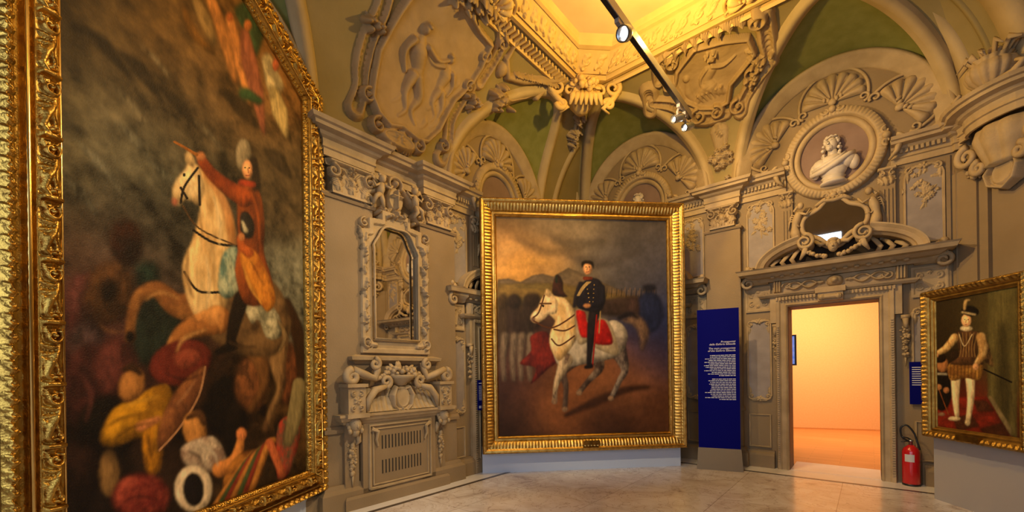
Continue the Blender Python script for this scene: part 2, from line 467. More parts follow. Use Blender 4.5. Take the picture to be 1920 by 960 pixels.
def sweepN(P, Nn, prof, mb=None):
    T = np.gradient(P, axis=0); T /= np.linalg.norm(T, axis=1)[:, None]
    B = np.cross(Nn, T); B /= np.linalg.norm(B, axis=1)[:, None]
    V = np.stack([P + B * b + Nn * n for b, n in prof], 1)
    return (mb or MB()).grid(V, wrap=False)


def build_cove(cv, bays, x0, x1, wallname):
    g = [groin(cv, b) for b in bays]
    xs = list(np.arange(x0, x1, .08)) + [x1]
    for q in g: xs += list(q[0])
    xs = np.unique(np.round(xs, 4)); st = np.zeros(len(xs))
    for q in g:
        o = np.argsort(q[0]); st = np.maximum(st, np.interp(xs, q[0][o], q[1][o], left=0, right=0))
    t = np.linspace(0, 1, 22)[:, None]
    PH = st + (PI / 2 - st) * t
    V = cv.pt(np.repeat(xs[None], 22, 0), PH)
    struct('ceiling', MB().grid(V), 'vault', cv.W.mw(), True)
    for b, (gs, gp, x, q) in zip(bays, g):
        m, r, hl, hg, sk = b
        Lp = np.stack([m + x, np.full_like(x, .02), cv.z0 + hl * q], 1); G = cv.pt(gs, gp)
        tt = np.linspace(0, 1, 10)[:, None, None]
        C = Lp[None] * (1 - tt) + G[None] * tt; C[..., 2] += (np.sin(tt * PI) * .05)[..., 0] * q
        struct('ceiling', MB().grid(C), 'green', cv.W.mw(), True)
        Nn = cv.nrm(gp); sl = slice(1, -1)
        struct('trim_1', sweepN(G[sl], Nn[sl], [(-.10, -.06), (-.10, .03), (-.055, .045), (-.05, .07), (.05, .07), (.055, .045), (.09, .03), (.10, -.1)]), 'cream', cv.W.mw(), True)
        mb = MB().ring(m, cv.z0, r, hl, [(.02, -.02), (.02, .10), (-.03, .13), (-.05, .09), (-.15, .075), (-.165, .045), (-.20, .04), (-.205, 0)], 0, PI, 60)
        struct('trim_2', mb, 'stucco', cv.W.mw(), True)


build_cove(CA, BAYS_A, -11.5, .5, 'A'); build_cove(CC, BAYS_C, -.5, 8.5, 'C'); build_cove(CD, [], -.8, 4, 'D')
# plain arcs rising on the corner vault at the right
for s0, w, hh, mt in ((.08, .16, .05, 'cream'), (.42, .05, .03, 'vault'), (.62, .26, .06, 'cream'), (1.3, .12, .05, 'cream')):
    ph = np.linspace(0, PI / 2, 30)
    struct('trim_3', sweepN(CD.pt(s0 + w / 2 + 0 * ph, ph), CD.nrm(ph), [(-w / 2, -.03), (-w / 2, hh), (w / 2, hh), (w / 2, -.03)]), mt, WD.mw(), True)
# twin ribs flanking the hall corner, with a hollow strip between
for cv, x0 in ((CA, -.98), (CC, .10)):
    ph = np.linspace(0, .95, 24)
    struct('trim_3', sweepN(cv.pt(x0 + (.25 if cv is CA else -.0) * ph, ph), cv.nrm(ph), [(-.06, -.03), (-.06, .05), (.06, .05), (.06, -.03)]), 'cream', cv.W.mw(), True)

# flat of the ceiling: coffered frame with a sloping ornamented band and a painted field
def roomgrid(name, pts, faces, m, kind=True):
    mb = MB().add([RP(*p) for p in pts], faces); o = mb.build(name, m)
    return setp(o, kind='structure') if kind else o
a0, a1, c0, c1 = 1.6, 11.0, 1.25, 6.5
def frame_ring(off0, z0, off1, z1, m, ch0=0., ch1=0.):
    def loop(off, z, ch):
        A0, A1, C0, C1 = a0 + off, a1 - off, c0 + off * .8, c1 - off * .8
        return [(A0 + ch, C0, z), (A0, C0 + ch, z), (A0, C1 - ch, z), (A0 + ch, C1, z), (A1 - ch, C1, z), (A1, C1 - ch, z), (A1, C0 + ch, z), (A1 - ch, C0, z)]
    P = loop(off0, z0, ch0) + loop(off1, z1, ch1)
    roomgrid('ceiling', P, [[i, (i + 1) % 8, (i + 1) % 8 + 8, i + 8] for i in range(8)], m)
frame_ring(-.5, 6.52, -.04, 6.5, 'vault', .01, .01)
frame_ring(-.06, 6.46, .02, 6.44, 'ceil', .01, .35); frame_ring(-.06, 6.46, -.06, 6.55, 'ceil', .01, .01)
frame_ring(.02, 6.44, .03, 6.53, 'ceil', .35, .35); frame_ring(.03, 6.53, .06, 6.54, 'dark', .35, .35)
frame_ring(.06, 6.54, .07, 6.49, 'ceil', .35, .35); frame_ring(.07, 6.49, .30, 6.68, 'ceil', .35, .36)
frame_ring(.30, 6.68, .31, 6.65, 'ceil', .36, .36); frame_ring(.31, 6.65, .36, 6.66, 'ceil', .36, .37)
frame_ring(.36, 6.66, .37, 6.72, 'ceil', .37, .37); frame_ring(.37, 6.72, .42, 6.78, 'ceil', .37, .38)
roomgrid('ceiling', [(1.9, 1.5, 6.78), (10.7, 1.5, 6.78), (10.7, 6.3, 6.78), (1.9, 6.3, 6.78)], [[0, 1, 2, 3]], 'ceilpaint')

# ------------------------------------------------------------------ walls and floor
DH = 2.60
mb = MB().box(-.6, 3.915, 0, .35, 0, 6.6).box(5.025, 6.6, 0, .35, 0, 6.6).box(3.915, 5.025, 0, .35, DH, 6.6)
struct('wall_far', mb, 'wall', WC.mw())
struct('wall_left', MB().box(-12, .35, 0, .3, 0, 6.6), 'wall', WA.mw())
struct('wall_right', MB().box(-.25, 3.2, 0, .3, 0, 6.6), 'wall', WD.mw())
WB = Wall(RP(2.0, 7.75, 0)[:2], WA.a + PI)
struct('wall_opposite', MB().box(0, 10, 0, .3, 0, 6.6), 'wall', WB.mw())
WE = Wall(RP(12, 0, 0)[:2], WC.a + PI)
struct('wall_back', MB().box(-8.2, .2, 0, .3, 0, 6.9), 'wall', WE.mw())
mwr = WC.mw()
struct('floor', MB().box(-1.0, 8.4, -12.3, .05, -.1, 0), 'marble', mwr)
# white border and dark inlay line set in the floor
mb = MB().box(.5, 6.5, -.46, 0, -.02, .003); struct('trim_4', mb, 'border', mwr)
mb = MB().box(-12, -.5, -.40, 0, -.02, .003); struct('trim_4', mb, 'border', WA.mw())
mb = MB().box(.3, 6.5, -.52, -.46, -.02, .003); struct('trim_5', mb, 'inlay', mwr)
mb = MB().box(-12, -.3, -.46, -.40, -.02, .003); struct('trim_5', mb, 'inlay', WA.mw())

# the next room seen through the doorway
struct('floor_next_room', MB().box(1.5, 10.5, .05, 7.5, -.1, 0), 'parquet', mwr)
struct('trim_6', MB().box(3.925, 5.015, -.02, .75, -.05, .006), 'border', mwr)
WX = Wall((7.6, 11.45), math.radians(-21.5))
struct('wall_next_room_far', MB().box(-2.5, 4.5, 0, .15, 0, 3.8), 'orange', WX.mw())
struct('baseboard_next_room', MB().box(-2.5, 4.5, -.012, 0, 0, .03), 'parquet', WX.mw())
struct('wall_next_room_right', MB().box(8.2, 8.3, .35, 7.5, 0, 3.8), 'orange', mwr)
struct('ceiling_next_room', MB().box(1.0, 10.5, .35, 7.6, 3.8, 3.9), 'orange', mwr)
WY = Wall((5.69, 8.5), math.radians(-33))
struct('wall_next_room_left', MB().box(-2.5, -.06, .06, .16, 0, 3.8), 'orange', WY.mw())
# reveal of the open doorway
struct('door_1', MB().box(3.905, 3.925, -.03, .38, 0, DH).box(5.015, 5.035, -.03, .38, 0, DH).box(3.905, 5.035, -.03, .38, DH - .01, DH + .04), 'reveal', mwr)

# plinth course along the walls
BP = [(0, 0), (.10, 0), (.10, .20), (.085, .23), (.05, .26), (.05, .28), (0, .28)]
def base(W, x0, x1, nm): struct(nm, MB().sweep(BP, [(x0, 0), (x1, 0)]), 'wall', W.mw())
base(WC, -.1, 3.72, 'baseboard_far'); base(WC, 5.46, 5.9, 'baseboard_far'); base(WA, -3.7, .1, 'baseboard_left'); base(WA, -11, -5.75, 'baseboard_left'); base(WD, 0, 3, 'baseboard_right')


# entablature: architrave, frieze, cornice
def entab(zt, p0=0.):
    z = lambda q: zt + q
    return [(0, z(-.33)), (.03 + p0, z(-.33)), (.03 + p0, z(-.25)), (.05 + p0, z(-.24)), (.04 + p0, z(-.20)), (.05 + p0, z(-.15)), (.09 + p0, z(-.13)), (.11 + p0, z(-.10)), (.19 + p0, z(-.085)), (.20 + p0, z(-.05)), (.23 + p0, z(-.04)), (.25 + p0, z(0)), (.20 + p0, z(.012)), (0, z(.02))]
def dentils(W, x0, x1, zt, nm='trim_8'):
    mb = MB()
    for x in np.arange(x0, x1, .052): mb.box(x, x + .03, -.085, 0, zt - .19, zt - .13)
    struct(nm, mb, 'stucco', W.mw())
def run(W, zt, segs):
    for path in segs: struct('trim_7', MB().sweep(entab(zt), path), 'stucco', W.mw())
ZC, ZA = 4.75, 4.48
run(WC, ZC, [[(.1, 0), (.88, 0)], [(2.12, 0), (2.76, 0), (2.76, -.12), (3.24, -.12), (3.24, 0), (3.92, 0)], [(5.16, 0), (5.78, 0), (5.80, -.05), (5.95, -.05)]])
run(WA, ZA, [[(-11, 0), (-8, 0)], [(-5.9, 0), (-5.66, 0), (-5.66, -.12), (-5.06, -.12), (-5.04, -.02), (-4.26, -.02), (-4.24, -.12), (-3.70, -.12), (-3.68, 0), (-3.16, 0)], [(-1.98, 0), (-.05, 0)]])
pa = [(0, -.05), (.12, -.05), (.14, -.12)] + [(.58 - .34 * math.cos(t), -.12 - .16 * math.sin(t)) for t in np.linspace(.15, PI - .15, 11)] + [(.94, -.12), (1.2, -.05), (3, -.05)]
run(WD, ZC + .03, [pa])
for x0, x1 in ((.15, .86), (2.15, 2.7), (3.28, 3.9), (5.2, 5.7)): dentils(WC, x0, x1, ZC)
for x0, x1 in ((-3.6, -3.2), (-1.95, -.2)): dentils(WA, x0, x1, ZA)


def pilaster(W, xa, xb, zc0, p=.11, fl=False):
    mb = MB().sweep([(0, .30), (p, .30), (p, zc0 + .02), (0, zc0 + .02)], [(xa, .1), (xa, 0), (xb, 0), (xb, .1)])
    mb.sweep([(0, 0), (p + .09, 0), (p + .09, .22), (p + .05, .26), (p + .03, .31), (0, .31)], [(xa, .1), (xa, 0), (xb, 0), (xb, .1)])
    mb.sweep([(0, .92), (p + .03, .92), (p + .03, .96), (p + .015, 1.0), (0, 1.0)], [(xa, .1), (xa, 0), (xb, 0), (xb, .1)])
    mb.sweep([(0, zc0 - .05), (p + .02, zc0 - .05), (p + .035, zc0 - .02), (p + .02, zc0), (0, zc0)], [(xa, .1), (xa, 0), (xb, 0), (xb, .1)])
    struct('trim_9', mb, 'wall', W.mw())


pilaster(WC, 2.84, 3.16, 4.04); pilaster(WA, -5.58, -5.16, 3.74); pilaster(WA, -4.20, -3.78, 3.74)
struct('trim_9', MB().box(5.78, 5.86, -.06, .05, .28, 4.4).box(5.70, 5.74, -.02, .05, .28, 4.4), 'wall', WC.mw())
struct('trim_9', MB().sweep([(0, .28), (.08, .28), (.08, 4.12), (0, 4.12)], [(.03, .1), (.03, 0), (.17, 0), (.17, .1)]).sweep([(0, .28), (.05, .28), (.05, 4.12), (0, 4.12)], [(.19, .1), (.19, 0), (.3, 0), (.3, .1)]), 'wall', WD.mw())
pilaster(WC, -.0, .2, 4.04, .08)


def capital_hf(w, h, seed=0):
    f = HF(-w / 2 - .06, w / 2 + .06, 0, h, .007); rg = random.Random(seed)
    f.poly([(-w * .42, 0), (w * .42, 0), (w * .46, h * .9), (-w * .46, h * .9)], .035)
    f.poly([(-w / 2, 0), (w / 2, 0), (w / 2, .03), (-w / 2, .03)], .07)
    f.poly([(-w / 2 - .02, h * .86), (w / 2 + .02, h * .86), (w / 2 + .04, h), (-w / 2 - .04, h)], .09, bev=.01)
    for sg in (-1, 1):
        f.scroll(sg * w * .44, h * .66, h * .19, PI / 2, 1.4, sg, .3, .06, base=.03)
        f.cap([(sg * w * .42, h * .82), (sg * w * .2, h * .78), (sg * w * .08, h * .62)], [.018, .01], .03, base=.035)
        f.leaf(sg * w * .30, h * .08, PI / 2 - sg * .15, h * .5, h * .24, .045, -sg * .15, .03)
        f.leaf(sg * w * .12, h * .28, PI / 2 + sg * .5, h * .42, h * .2, .04, -sg * .3, .03)
    f.leaf(0, h * .06, PI / 2, h * .5, h * .26, .055, 0, .03)
    f.flower(0, h * .8, h * .15, .11); f.blob(0, h * .45, h * .12, h * .15, .07, base=.02)
    for k in range(9): f.flower(rg.uniform(-.3, .3) * w, rg.uniform(.3, .75) * h, h * rg.uniform(.06, .1), .09)
    return f


def capital(W, x, z, w, h, label, p, seed=0, grp='leafy capitals of the pilasters'):
    hf = capital_hf(w, h, seed); mb = hf.mesh(p - .02); mb.box(-w * .46, w * .46, -p - .01, 0, .0, h); shift(mb, x, 0, z)
    return wsolo(W, 'pilaster_capital', label, 'capital', x, z, mb, 'stucco', grp)


capital(WC, 3.0, 4.04, .40, .38, 'leafy scrolled capital above the blue banner', .12, 1)
capital(WA, -5.34, 3.74, .52, .40, 'leafy capital left of the tall mirror, beside the big left painting', .12, 2)
capital(WA, -3.99, 3.74, .46, .40, 'leafy capital at the upper right of the tall mirror', .12, 3)


# ------------------------------------------------------------------ ornaments used on each bay
def shell_mesh(R, n=9, spread=PI * 1.05, depth=.07):
    th = np.linspace(PI / 2 - spread / 2, PI / 2 + spread / 2, n * 8 + 1); r = np.linspace(.12, 1, 14)
    Rr, T = np.meshgrid(r, th, indexing='ij'); ph = (T - th[0]) / spread * n * PI
    rib = np.abs(np.sin(ph)) ** .45; edge = R * (1 - .08 * (1 - rib)) * (1 - .12 * np.abs(T - PI / 2) / (spread / 2))
    hh = 1.5 * depth * (.15 + .85 * rib) * np.sin(np.clip(Rr * PI * .93, 0, PI)) ** .6 * (.35 + .65 * Rr) + .012
    hh[-1] = 0
    V = np.stack([Rr * edge * np.cos(T), -hh, Rr * edge * np.sin(T) * 1.0], -1)
    mb = MB().grid(V)
    mb.tube([(math.cos(t) * R * 1.07 * (1 - .12 * abs(t - PI / 2) / (spread / 2)), -.02, math.sin(t) * R * 1.07) for t in np.linspace(th[0] - .05, th[-1] + .05, 40)], .022, 6)
    mb.sphere((0, -.04, 0), (.055, .04, .055))
    for k in range(-2, 3): mb.sphere((.05 * k, -.05, .02 + .02 * abs(k)), (.028, .03, .04), 6, 4)
    for sg in (-1, 1):
        t = np.linspace(0, 1, 16); a = -PI / 2 + sg * t * 7; rr = .07 * (1 - .8 * t)
        mb.tube(np.stack([sg * R * .82 + rr * np.cos(a), np.full(16, -.03), -.06 + rr * np.sin(a)], 1), [.022, .012], 6)
    return mb


def rotY(mb, a):  # turn in the wall plane, counter-clockwise seen from the room
    c, s = math.cos(a), math.sin(a); R = np.array([[c, 0, -s], [0, 1, 0], [s, 0, c]])
    mb.v = [v @ R.T for v in mb.v]; return mb


def fruit_bunch(mb, c, n, R, rg, r=(.018, .035), down=1.4):
    for _ in range(n):
        a = rg.uniform(0, 2 * PI); q = rg.random() ** .6 * R; rr = rg.uniform(*r)
        mb.sphere((c[0] + q * math.cos(a), c[1] - rg.uniform(0, .6) * R, c[2] + q * math.sin(a) * down), rr, 7, 5)
    for _ in range(int(n * .5)):
        a = rg.uniform(0, 2 * PI); ca, sa = math.cos(a), math.sin(a); R3 = [[ca, 0, -sa], [0, 1, 0], [sa, 0, ca]]
        mb.sphere((c[0] + R * 1.0 * ca, c[1], c[2] + R * down * sa), (R * .45, .012, R * .18), 6, 4, R3)
    return mb


def panel_frame(W, x0, x1, z0, z1, style, nm='trim_10', pm='panel', seed=0):
    """framed wall panel: moulding in stucco with rocaille corners and a coloured field"""
    w = x1 - x0; h = z1 - z0; cx = (x0 + x1) / 2
    if style == 'plain':
        f = [(x0, z0), (x1, z0), (x1, z1), (x0, z1)]
    elif style == 'arch':
        f = [(x0, z0), (x1, z0), (x1, z1 - w * .45)] + [(cx + w / 2 * math.cos(t), z1 - w * .45 + w * .45 * math.sin(t)) for t in np.linspace(0.1, PI - .1, 12)] + [(x0, z1 - w * .45)]
    else:
        n = w * .22
        f = [(x0 + n, z0), (x1 - n, z0), (x1 - n * .4, z0 + n * .5), (x1, z0 + n), (x1, z1 - n), (x1 - n * .4, z1 - n * .5), (x1 - n, z1), (x0 + n, z1), (x0 + n * .4, z1 - n * .5), (x0, z1 - n), (x0, z0 + n), (x0 + n * .4, z0 + n * .5)]
    struct('trim_11', MB().add([(x, -.012, z) for x, z in f], [list(range(len(f)))]), pm, W.mw())
    P = [(x, -.012, z) for x, z in f] + [(f[0][0], -.012, f[0][1]), (f[1][0], -.012, f[1][1])]
    mb = MB().tube(P, .017, 6, 1.2)
    struct(nm, mb, 'stucco', W.mw())
    if style in ('roc', 'arch'):
        hf = HF(x0 - .03, x1 + .03, z0 - .03, z1 + .05, .007)
        for top in ((1, 0) if style == 'roc' else (1,)):
            zz = z1 if top else z0; sg = -1 if top else 1
            hf.flower(cx, zz + sg * .02, .05, .04)
            for s in (-1, 1):
                hf.scroll(cx + s * w * .36, zz + sg * .06, .045, -sg * PI / 2, 1.1, s * sg, .3, .03)
                hf.cap([(cx + s * .03, zz + sg * .03), (cx + s * w * .2, zz + sg * .015), (cx + s * w * .36, zz + sg * .02)], [.02, .012], .03)
                hf.leaf(cx + s * w * .42, zz + sg * .08, sg * PI / 2, .14, .04, .03, 0)
        if style == 'arch':  # floral spray in light relief
            rg = random.Random(seed)
            for k in range(16):
                hf.flower(cx + rg.gauss(0, w * .15), z1 - h * .28 + rg.gauss(0, h * .11), rg.uniform(.022, .045), .03, 5, rg.random() * 3)
            for k in range(14):
                hf.leaf(cx + rg.gauss(0, .03), z1 - h * .30 + rg.gauss(0, h * .1), rg.uniform(0, 6.3), rg.uniform(.06, .12), .03, .02, rg.uniform(-.4, .4))
            hf.cap([(cx, z1 - h * .3), (cx + .02, z1 - h * .55)], [.02, .006], .02)
        struct('trim_12', hf.mesh(.012), 'stucco', W.mw(), True)


def bust(W, x, z, label):
    """marble portrait bust, turned head, curled hair, cuirass and drapery"""
    mb = MB(); rg = random.Random(5)
    mb.lathe([(0, 0), (.16, 0), (.165, .03), (.14, .045), (.13, .08), (.15, .10), (0, .10)], (0, -.05, 0), 20)
    body = MB(); S = body.sphere
    S((0, -.06, .22), (.17, .11, .15), 14, 10); S((-.14, -.07, .30), (.12, .10, .11), 12, 8); S((.15, -.06, .31), (.13, .10, .11), 12, 8)
    S((0, -.09, .34), (.17, .09, .10), 12, 8); S((-.22, -.05, .25), (.07, .07, .12), 10, 8); S((.24, -.05, .27), (.07, .08, .11), 10, 8)
    body.tube([(-.27, -.10, .18), (-.12, -.16, .20), (.04, -.18, .27), (.18, -.14, .36), (.25, -.08, .40)], [.035, .045, .04, .03], 8)
    body.tube([(-.25, -.1, .24), (-.1, -.17, .27), (.05, -.18, .33), (.15, -.13, .41)], [.03, .032, .02], 8)
    body.tube([(-.20, -.1, .33), (-.06, -.16, .33), (.07, -.16, .38)], [.025, .02], 8)
    body.tube([(0, -.07, .38), (-.005, -.08, .50)], [.07, .058], 10)
    # head turned to the viewer's left
    hx, hy, hz = -.015, -.10, .58
    S((hx, hy, hz), (.075, .088, .105), 14, 12); S((hx - .02, hy - .045, hz - .045), (.05, .05, .055), 10, 8)
    body.tube([(hx - .028, hy - .085, hz + .02), (hx - .038, hy - .108, hz - .018)], [.010, .016], 6)
    for sg in (-1, 1):
        S((hx - .028 + sg * .027, hy - .078, hz + .022), (.014, .008, .008), 6, 5)
        body.tube([(hx - .028 + sg * .045, hy - .072, hz + .04), (hx - .028 + sg * .01, hy - .088, hz + .04)], .007, 5)
    S((hx - .03, hy - .088, hz - .045), (.022, .01, .009), 8, 5); S((hx - .03, hy - .075, hz - .085), (.025, .02, .02), 8, 5)
    b = shift(body, x, 0, z)
    th = wthing(W, 'marble_bust', label, 'bust', x, z)
    wpart(th, 'torso', b, 'marble_bust', True)
    hair = MB()
    for k in range(70):
        a = rg.uniform(-.6, PI + .6); e = rg.uniform(-.9, 1.1)
        px = hx + .082 * math.cos(a) * math.cos(e * .8); pz = hz + .03 + .10 * math.sin(e); py = hy + .02 + .06 * math.sin(a)
        if e < 0: px = hx + (.085 + .02 * rg.random()) * (1 if math.cos(a) > 0 else -1); py = hy + rg.uniform(-.02, .06); pz = hz - rg.uniform(0, .20)
        hair.sphere((px, py, pz), rg.uniform(.018, .032), 6, 5)
    hair.tube([(hx - .07, hy - .03, hz + .085), (hx, hy - .07, hz + .11), (hx + .07, hy - .02, hz + .09)], .014, 6)
    wpart(th, 'hair', shift(hair, x, 0, z), 'marble_bust', True)
    wpart(th, 'socle', shift(mb, x, 0, z), 'marble_bust', True)


def mermaid(mb, sg, x, z):
    """winged sea-figure leaning out of the mirror frame; sg = side"""
    t = np.linspace(0, 1, 18)
    mb.tube(np.stack([x + sg * (.02 + .10 * np.sin(t * 2.6) - .16 * t ** 2), np.full(18, -.13) + .04 * t, z + .20 - .62 * t], 1), [.045, .06, .045, .07, .05, .03, .02], 9)
    mb.sphere((x + sg * .0, -.17, z + .29), (.045, .045, .055), 8, 7)
    for k in range(5): mb.sphere((x + sg * (.02 + .015 * k), -.15, z + .32 - .02 * k), .022, 6, 4)
    mb.tube([(x + sg * .03, -.15, z + .20), (x - sg * .07, -.18, z + .14), (x - sg * .12, -.15, z + .22)], [.022, .015], 6)
    mb.tube([(x + sg * .04, -.15, z + .18), (x + sg * .10, -.14, z + .06), (x + sg * .02, -.15, z - .02)], [.02, .014], 6)
    for k in range(4): mb.tube([(x + sg * .05, -.10, z + .16 - .02 * k), (x + sg * (.12 + .01 * k), -.09, z + .20 - .035 * k), (x + sg * (.17), -.08, z + .12 - .05 * k)], [.018, .008], 5)
    return mb


def bay(W, m, dz, hl, r, who, opendoor=False, with_bust=True, seed=0, depth=1.):
    zf = lambda z: z + dz * min(1., z / 2.6)
    Z0 = 4.75 + dz + (.03 if dz < 0 else 0)
    # three scalloped shells round the medallion
    for ang, bx, bz, R, nm in ((.95, -.74, 5.22, .43, 'left'), (-.0, 0, 5.60, .44, 'top'), (-.95, .74, 5.22, .43, 'right')):
        sm = shift(rotY(shell_mesh(R, 9 if nm == 'top' else 8, PI * 1.02), ang), m + bx, 0, bz + dz - (.04 if hl < 1.46 else 0) - (.06 if hl < 1.4 else 0))
        wsolo(W, 'shell_relief', 'scalloped stucco shell, %s of the medallion %s' % (nm, who), 'shell ornament', m + bx, bz + dz, sm, 'stucco', 'scalloped shells in the lunettes', True)
    # oval medallion
    zc = 4.83 + dz; t = wthing(W, 'medallion_frame', 'oval stucco medallion frame with fluted rim ' + who, 'medallion', m, zc - .66, 'oval medallions in the lunettes')
    flute = lambda t_, k, o, p: (o, p + (.018 * (abs(math.sin(t_ * 36)) - .5) if k in (3, 4) else 0))
    wpart(t, 'rim', MB().ring(m, zc, .50, .54, [(-.01, 0), (0, .08), (.025, .10), (.05, .085), (.105, .10), (.12, .04), (.125, 0)], n=288, mod=flute), 'stucco', True)
    wpart(t, 'inner_moulding', MB().ring(m, zc, .44, .48, [(-.03, .0), (-.03, .03), (0, .055), (.03, .06), (.06, .03), (.06, 0)], n=72), 'stucco', True)
    el = [(m + .43 * math.cos(a), -.006, zc + .47 * math.sin(a)) for a in np.linspace(0, 2 * PI, 48, endpoint=False)]
    wpart(t, 'ground', MB().add(el, [list(range(48))]), 'pink')
    for a in (PI / 2, -PI / 2, 0.05, PI - .05):
        orn = MB()
        cx, cz = m + .60 * math.cos(a), zc + .64 * math.sin(a)
        orn.sphere((cx, -.10, cz), (.05, .05, .05)); 
        for s in (-1, 1):
            tt = np.linspace(0, 1, 14); aa = a + PI / 2 * s + s * tt * 5; rr = .06 * (1 - .75 * tt)
            bx, bz = cx + .08 * math.cos(a + PI / 2 * s), cz + .08 * math.sin(a + PI / 2 * s)
            orn.tube(np.stack([bx + rr * np.cos(aa), np.full(14, -.09), bz + rr * np.sin(aa)], 1), [.022, .012], 6)
        wpart(t, 'scroll_ornament', orn, 'stucco', True)
    if with_bust: bust(W, m, zc - .47, 'pale marble bust in the oval medallion ' + who)
    # big volutes that end the broken cornice beside the medallion
    vb = MB()
    for s in (-1, 1):
        tt = np.linspace(0, 1, 22); aa = PI / 2 - s * tt * 9; rr = .085 * (1 - .8 * tt)
        vb.tube(np.stack([m + s * .70 + rr * np.cos(aa), np.full(22, -.15), zc - .10 + rr * np.sin(aa)], 1), [.026, .012], 6)
        vb.tube([(m + s * .74, -.15, zc - .10), (m + s * .70, -.14, zc - .24), (m + s * .62, -.10, zc - .33)], [.05, .03, .015], 8)
    struct('trim_13', vb, 'stucco', W.mw(), True)
    # small fluted pilasters either side of the cartouche mirror
    for s in (-1, 1):
        x = m + s * .60; mb = MB().box(x - .085, x + .085, -.05, 0, zf(3.42), zf(4.42))
        for k in (-1, 0, 1): mb.box(x + k * .042 - .010, x + k * .042 + .010, -.066, -.04, zf(3.62), zf(4.12))
        struct('trim_14', mb, 'wall', W.mw())
        hf = HF(x - .11, x + .11, zf(4.16), zf(4.42), .007)
        hf.poly([(x - .1, zf(4.38)), (x + .1, zf(4.38)), (x + .1, zf(4.42)), (x - .1, zf(4.42))], .05)
        for q in (-1, 1): hf.scroll(x + q * .055, zf(4.33), .035, PI / 2, 1.2, q, .35, .05); hf.leaf(x + q * .04, zf(4.18), PI / 2 - q * .2, .12, .05, .04)
        hf.leaf(x, zf(4.17), PI / 2, .15, .06, .05)
        struct('trim_14', hf.mesh(.05), 'stucco', W.mw(), True)
        panel_frame(W, min(m + s * .78, m + s * 1.16), max(m + s * .78, m + s * 1.16), zf(3.30), zf(4.36), 'arch', seed=seed + s)
        panel_frame(W, min(m + s * .84, m + s * 1.18), max(m + s * .84, m + s * 1.18), zf(1.10), zf(2.42), 'roc')
        panel_frame(W, min(m + s * .86, m + s * 1.16), max(m + s * .86, m + s * 1.16), zf(.33), zf(.86), 'plain', pm='wall')
        # carved square panel beside the frieze
        xa, xb = min(m + s * .83, m + s * 1.20), max(m + s * .83, m + s * 1.20)
        hf = HF(xa, xb, zf(2.56), zf(2.98), .007); cx = (xa + xb) / 2; cz = (zf(2.56) + zf(2.98)) / 2
        hf.poly([(xa, zf(2.56)), (xb, zf(2.56)), (xb, zf(2.98)), (xa, zf(2.98))], .02); hf.poly([(xa + .03, zf(2.60)), (xb - .03, zf(2.60)), (xb - .03, zf(2.94)), (xa + .03, zf(2.94))], .014, 'sub')
        for q in (-1, 1):
            for e in (-1, 1): hf.scroll(cx + q * .09, cz + e * .08, .045, -e * PI / 2, 1.2, q * e, .3, .025); hf.leaf(cx + q * .12, cz + e * .02, e * PI / 2, .10, .03, .02)
        hf.flower(cx, cz + .12, .03, .03); hf.flower(cx, cz - .12, .03, .03)
        struct('trim_15', hf.mesh(.005), 'stucco', W.mw(), True)
        # scrolled end of the side cornice
        sv = MB(); tt = np.linspace(0, 1, 22); aa = PI / 2 - s * tt * 8; rr = .09 * (1 - .75 * tt)
        sv.tube(np.stack([m + s * 1.14 + rr * np.cos(aa), np.full(22, -.12), zf(3.02) + rr * np.sin(aa)], 1), [.03, .016], 7)
        sv.sweep([(0, zf(3.0)), (.06, zf(3.0)), (.10, zf(3.06)), (.15, zf(3.08)), (.16, zf(3.13)), (0, zf(3.14))], [(m + s * 1.02 - .16, 0), (m + s * 1.02 + .16, 0)])
        for k in range(4): sv.sphere((m + s * (1.00 + .05 * k), -.08, zf(3.15) + .04 * k), (.05, .05, .05), 7, 5)
        struct('trim_16', sv, 'stucco', W.mw(), True)
    # architrave of the doorway
    hw = .55; zt = DH if opendoor else zf(DH); m0 = m; m = m - .05 if opendoor else m
    prof = [(0, 0), (.0, .07), (.02, .09), (.04, .075), (.09, .08), (.11, .10), (.15, .11), (.165, .05), (.165, 0)]
    mb = MB()
    x0, x1 = m - hw, m + hw
    corners = [((x0, 0), (-1, 0)), ((x0, zt), (-1, 1)), ((x1, zt), (1, 1)), ((x1, 0), (1, 0))]
    V = np.array([[(cx + ox * o, -p, cz + oz * o) for o, p in prof] for (cx, cz), (ox, oz) in corners]); mb.grid(V)
    for s in (-1, 1):  # ears and ribbing
        mb.box(m + s * .745 - .04, m + s * .745 + .04, -.09, 0, zt - .25, zt + .16)
    for x in np.arange(m - .70, m + .70, .045):
        if abs(x - m) > .17: mb.box(x, x + .022, -.125, -.08, zt + .10, zt + .15)
    for s in (-1, 1):
        for z in np.arange(.1, zt - .3, .035): mb.box(m + s * .68 - .015, m + s * .68 + .015, -.118, -.09, z, z + .02)
    mb.sweep([(0, zt + .16), (.12, zt + .16), (.15, zt + .19), (.16, zt + .215), (0, zt + .22)], [(m - .80, .02), (m - .80, 0), (m + .80, 0), (m + .80, .02)])
    struct('trim_17', mb, 'stucco', W.mw())
    kb = MB().box(m - .15, m + .15, -.20, 0, zt + .02, zt + .14).box(m - .18, m + .18, -.22, 0, zt + .14, zt + .22)
    kb.tube([(m - .10, -.22, zt + .07), (m + .10, -.22, zt + .07)], .032, 10); kb.sphere((m - .1, -.22, zt + .07), .045); kb.sphere((m + .1, -.22, zt + .07), .045)
    struct('trim_18', kb, 'stucco', W.mw())
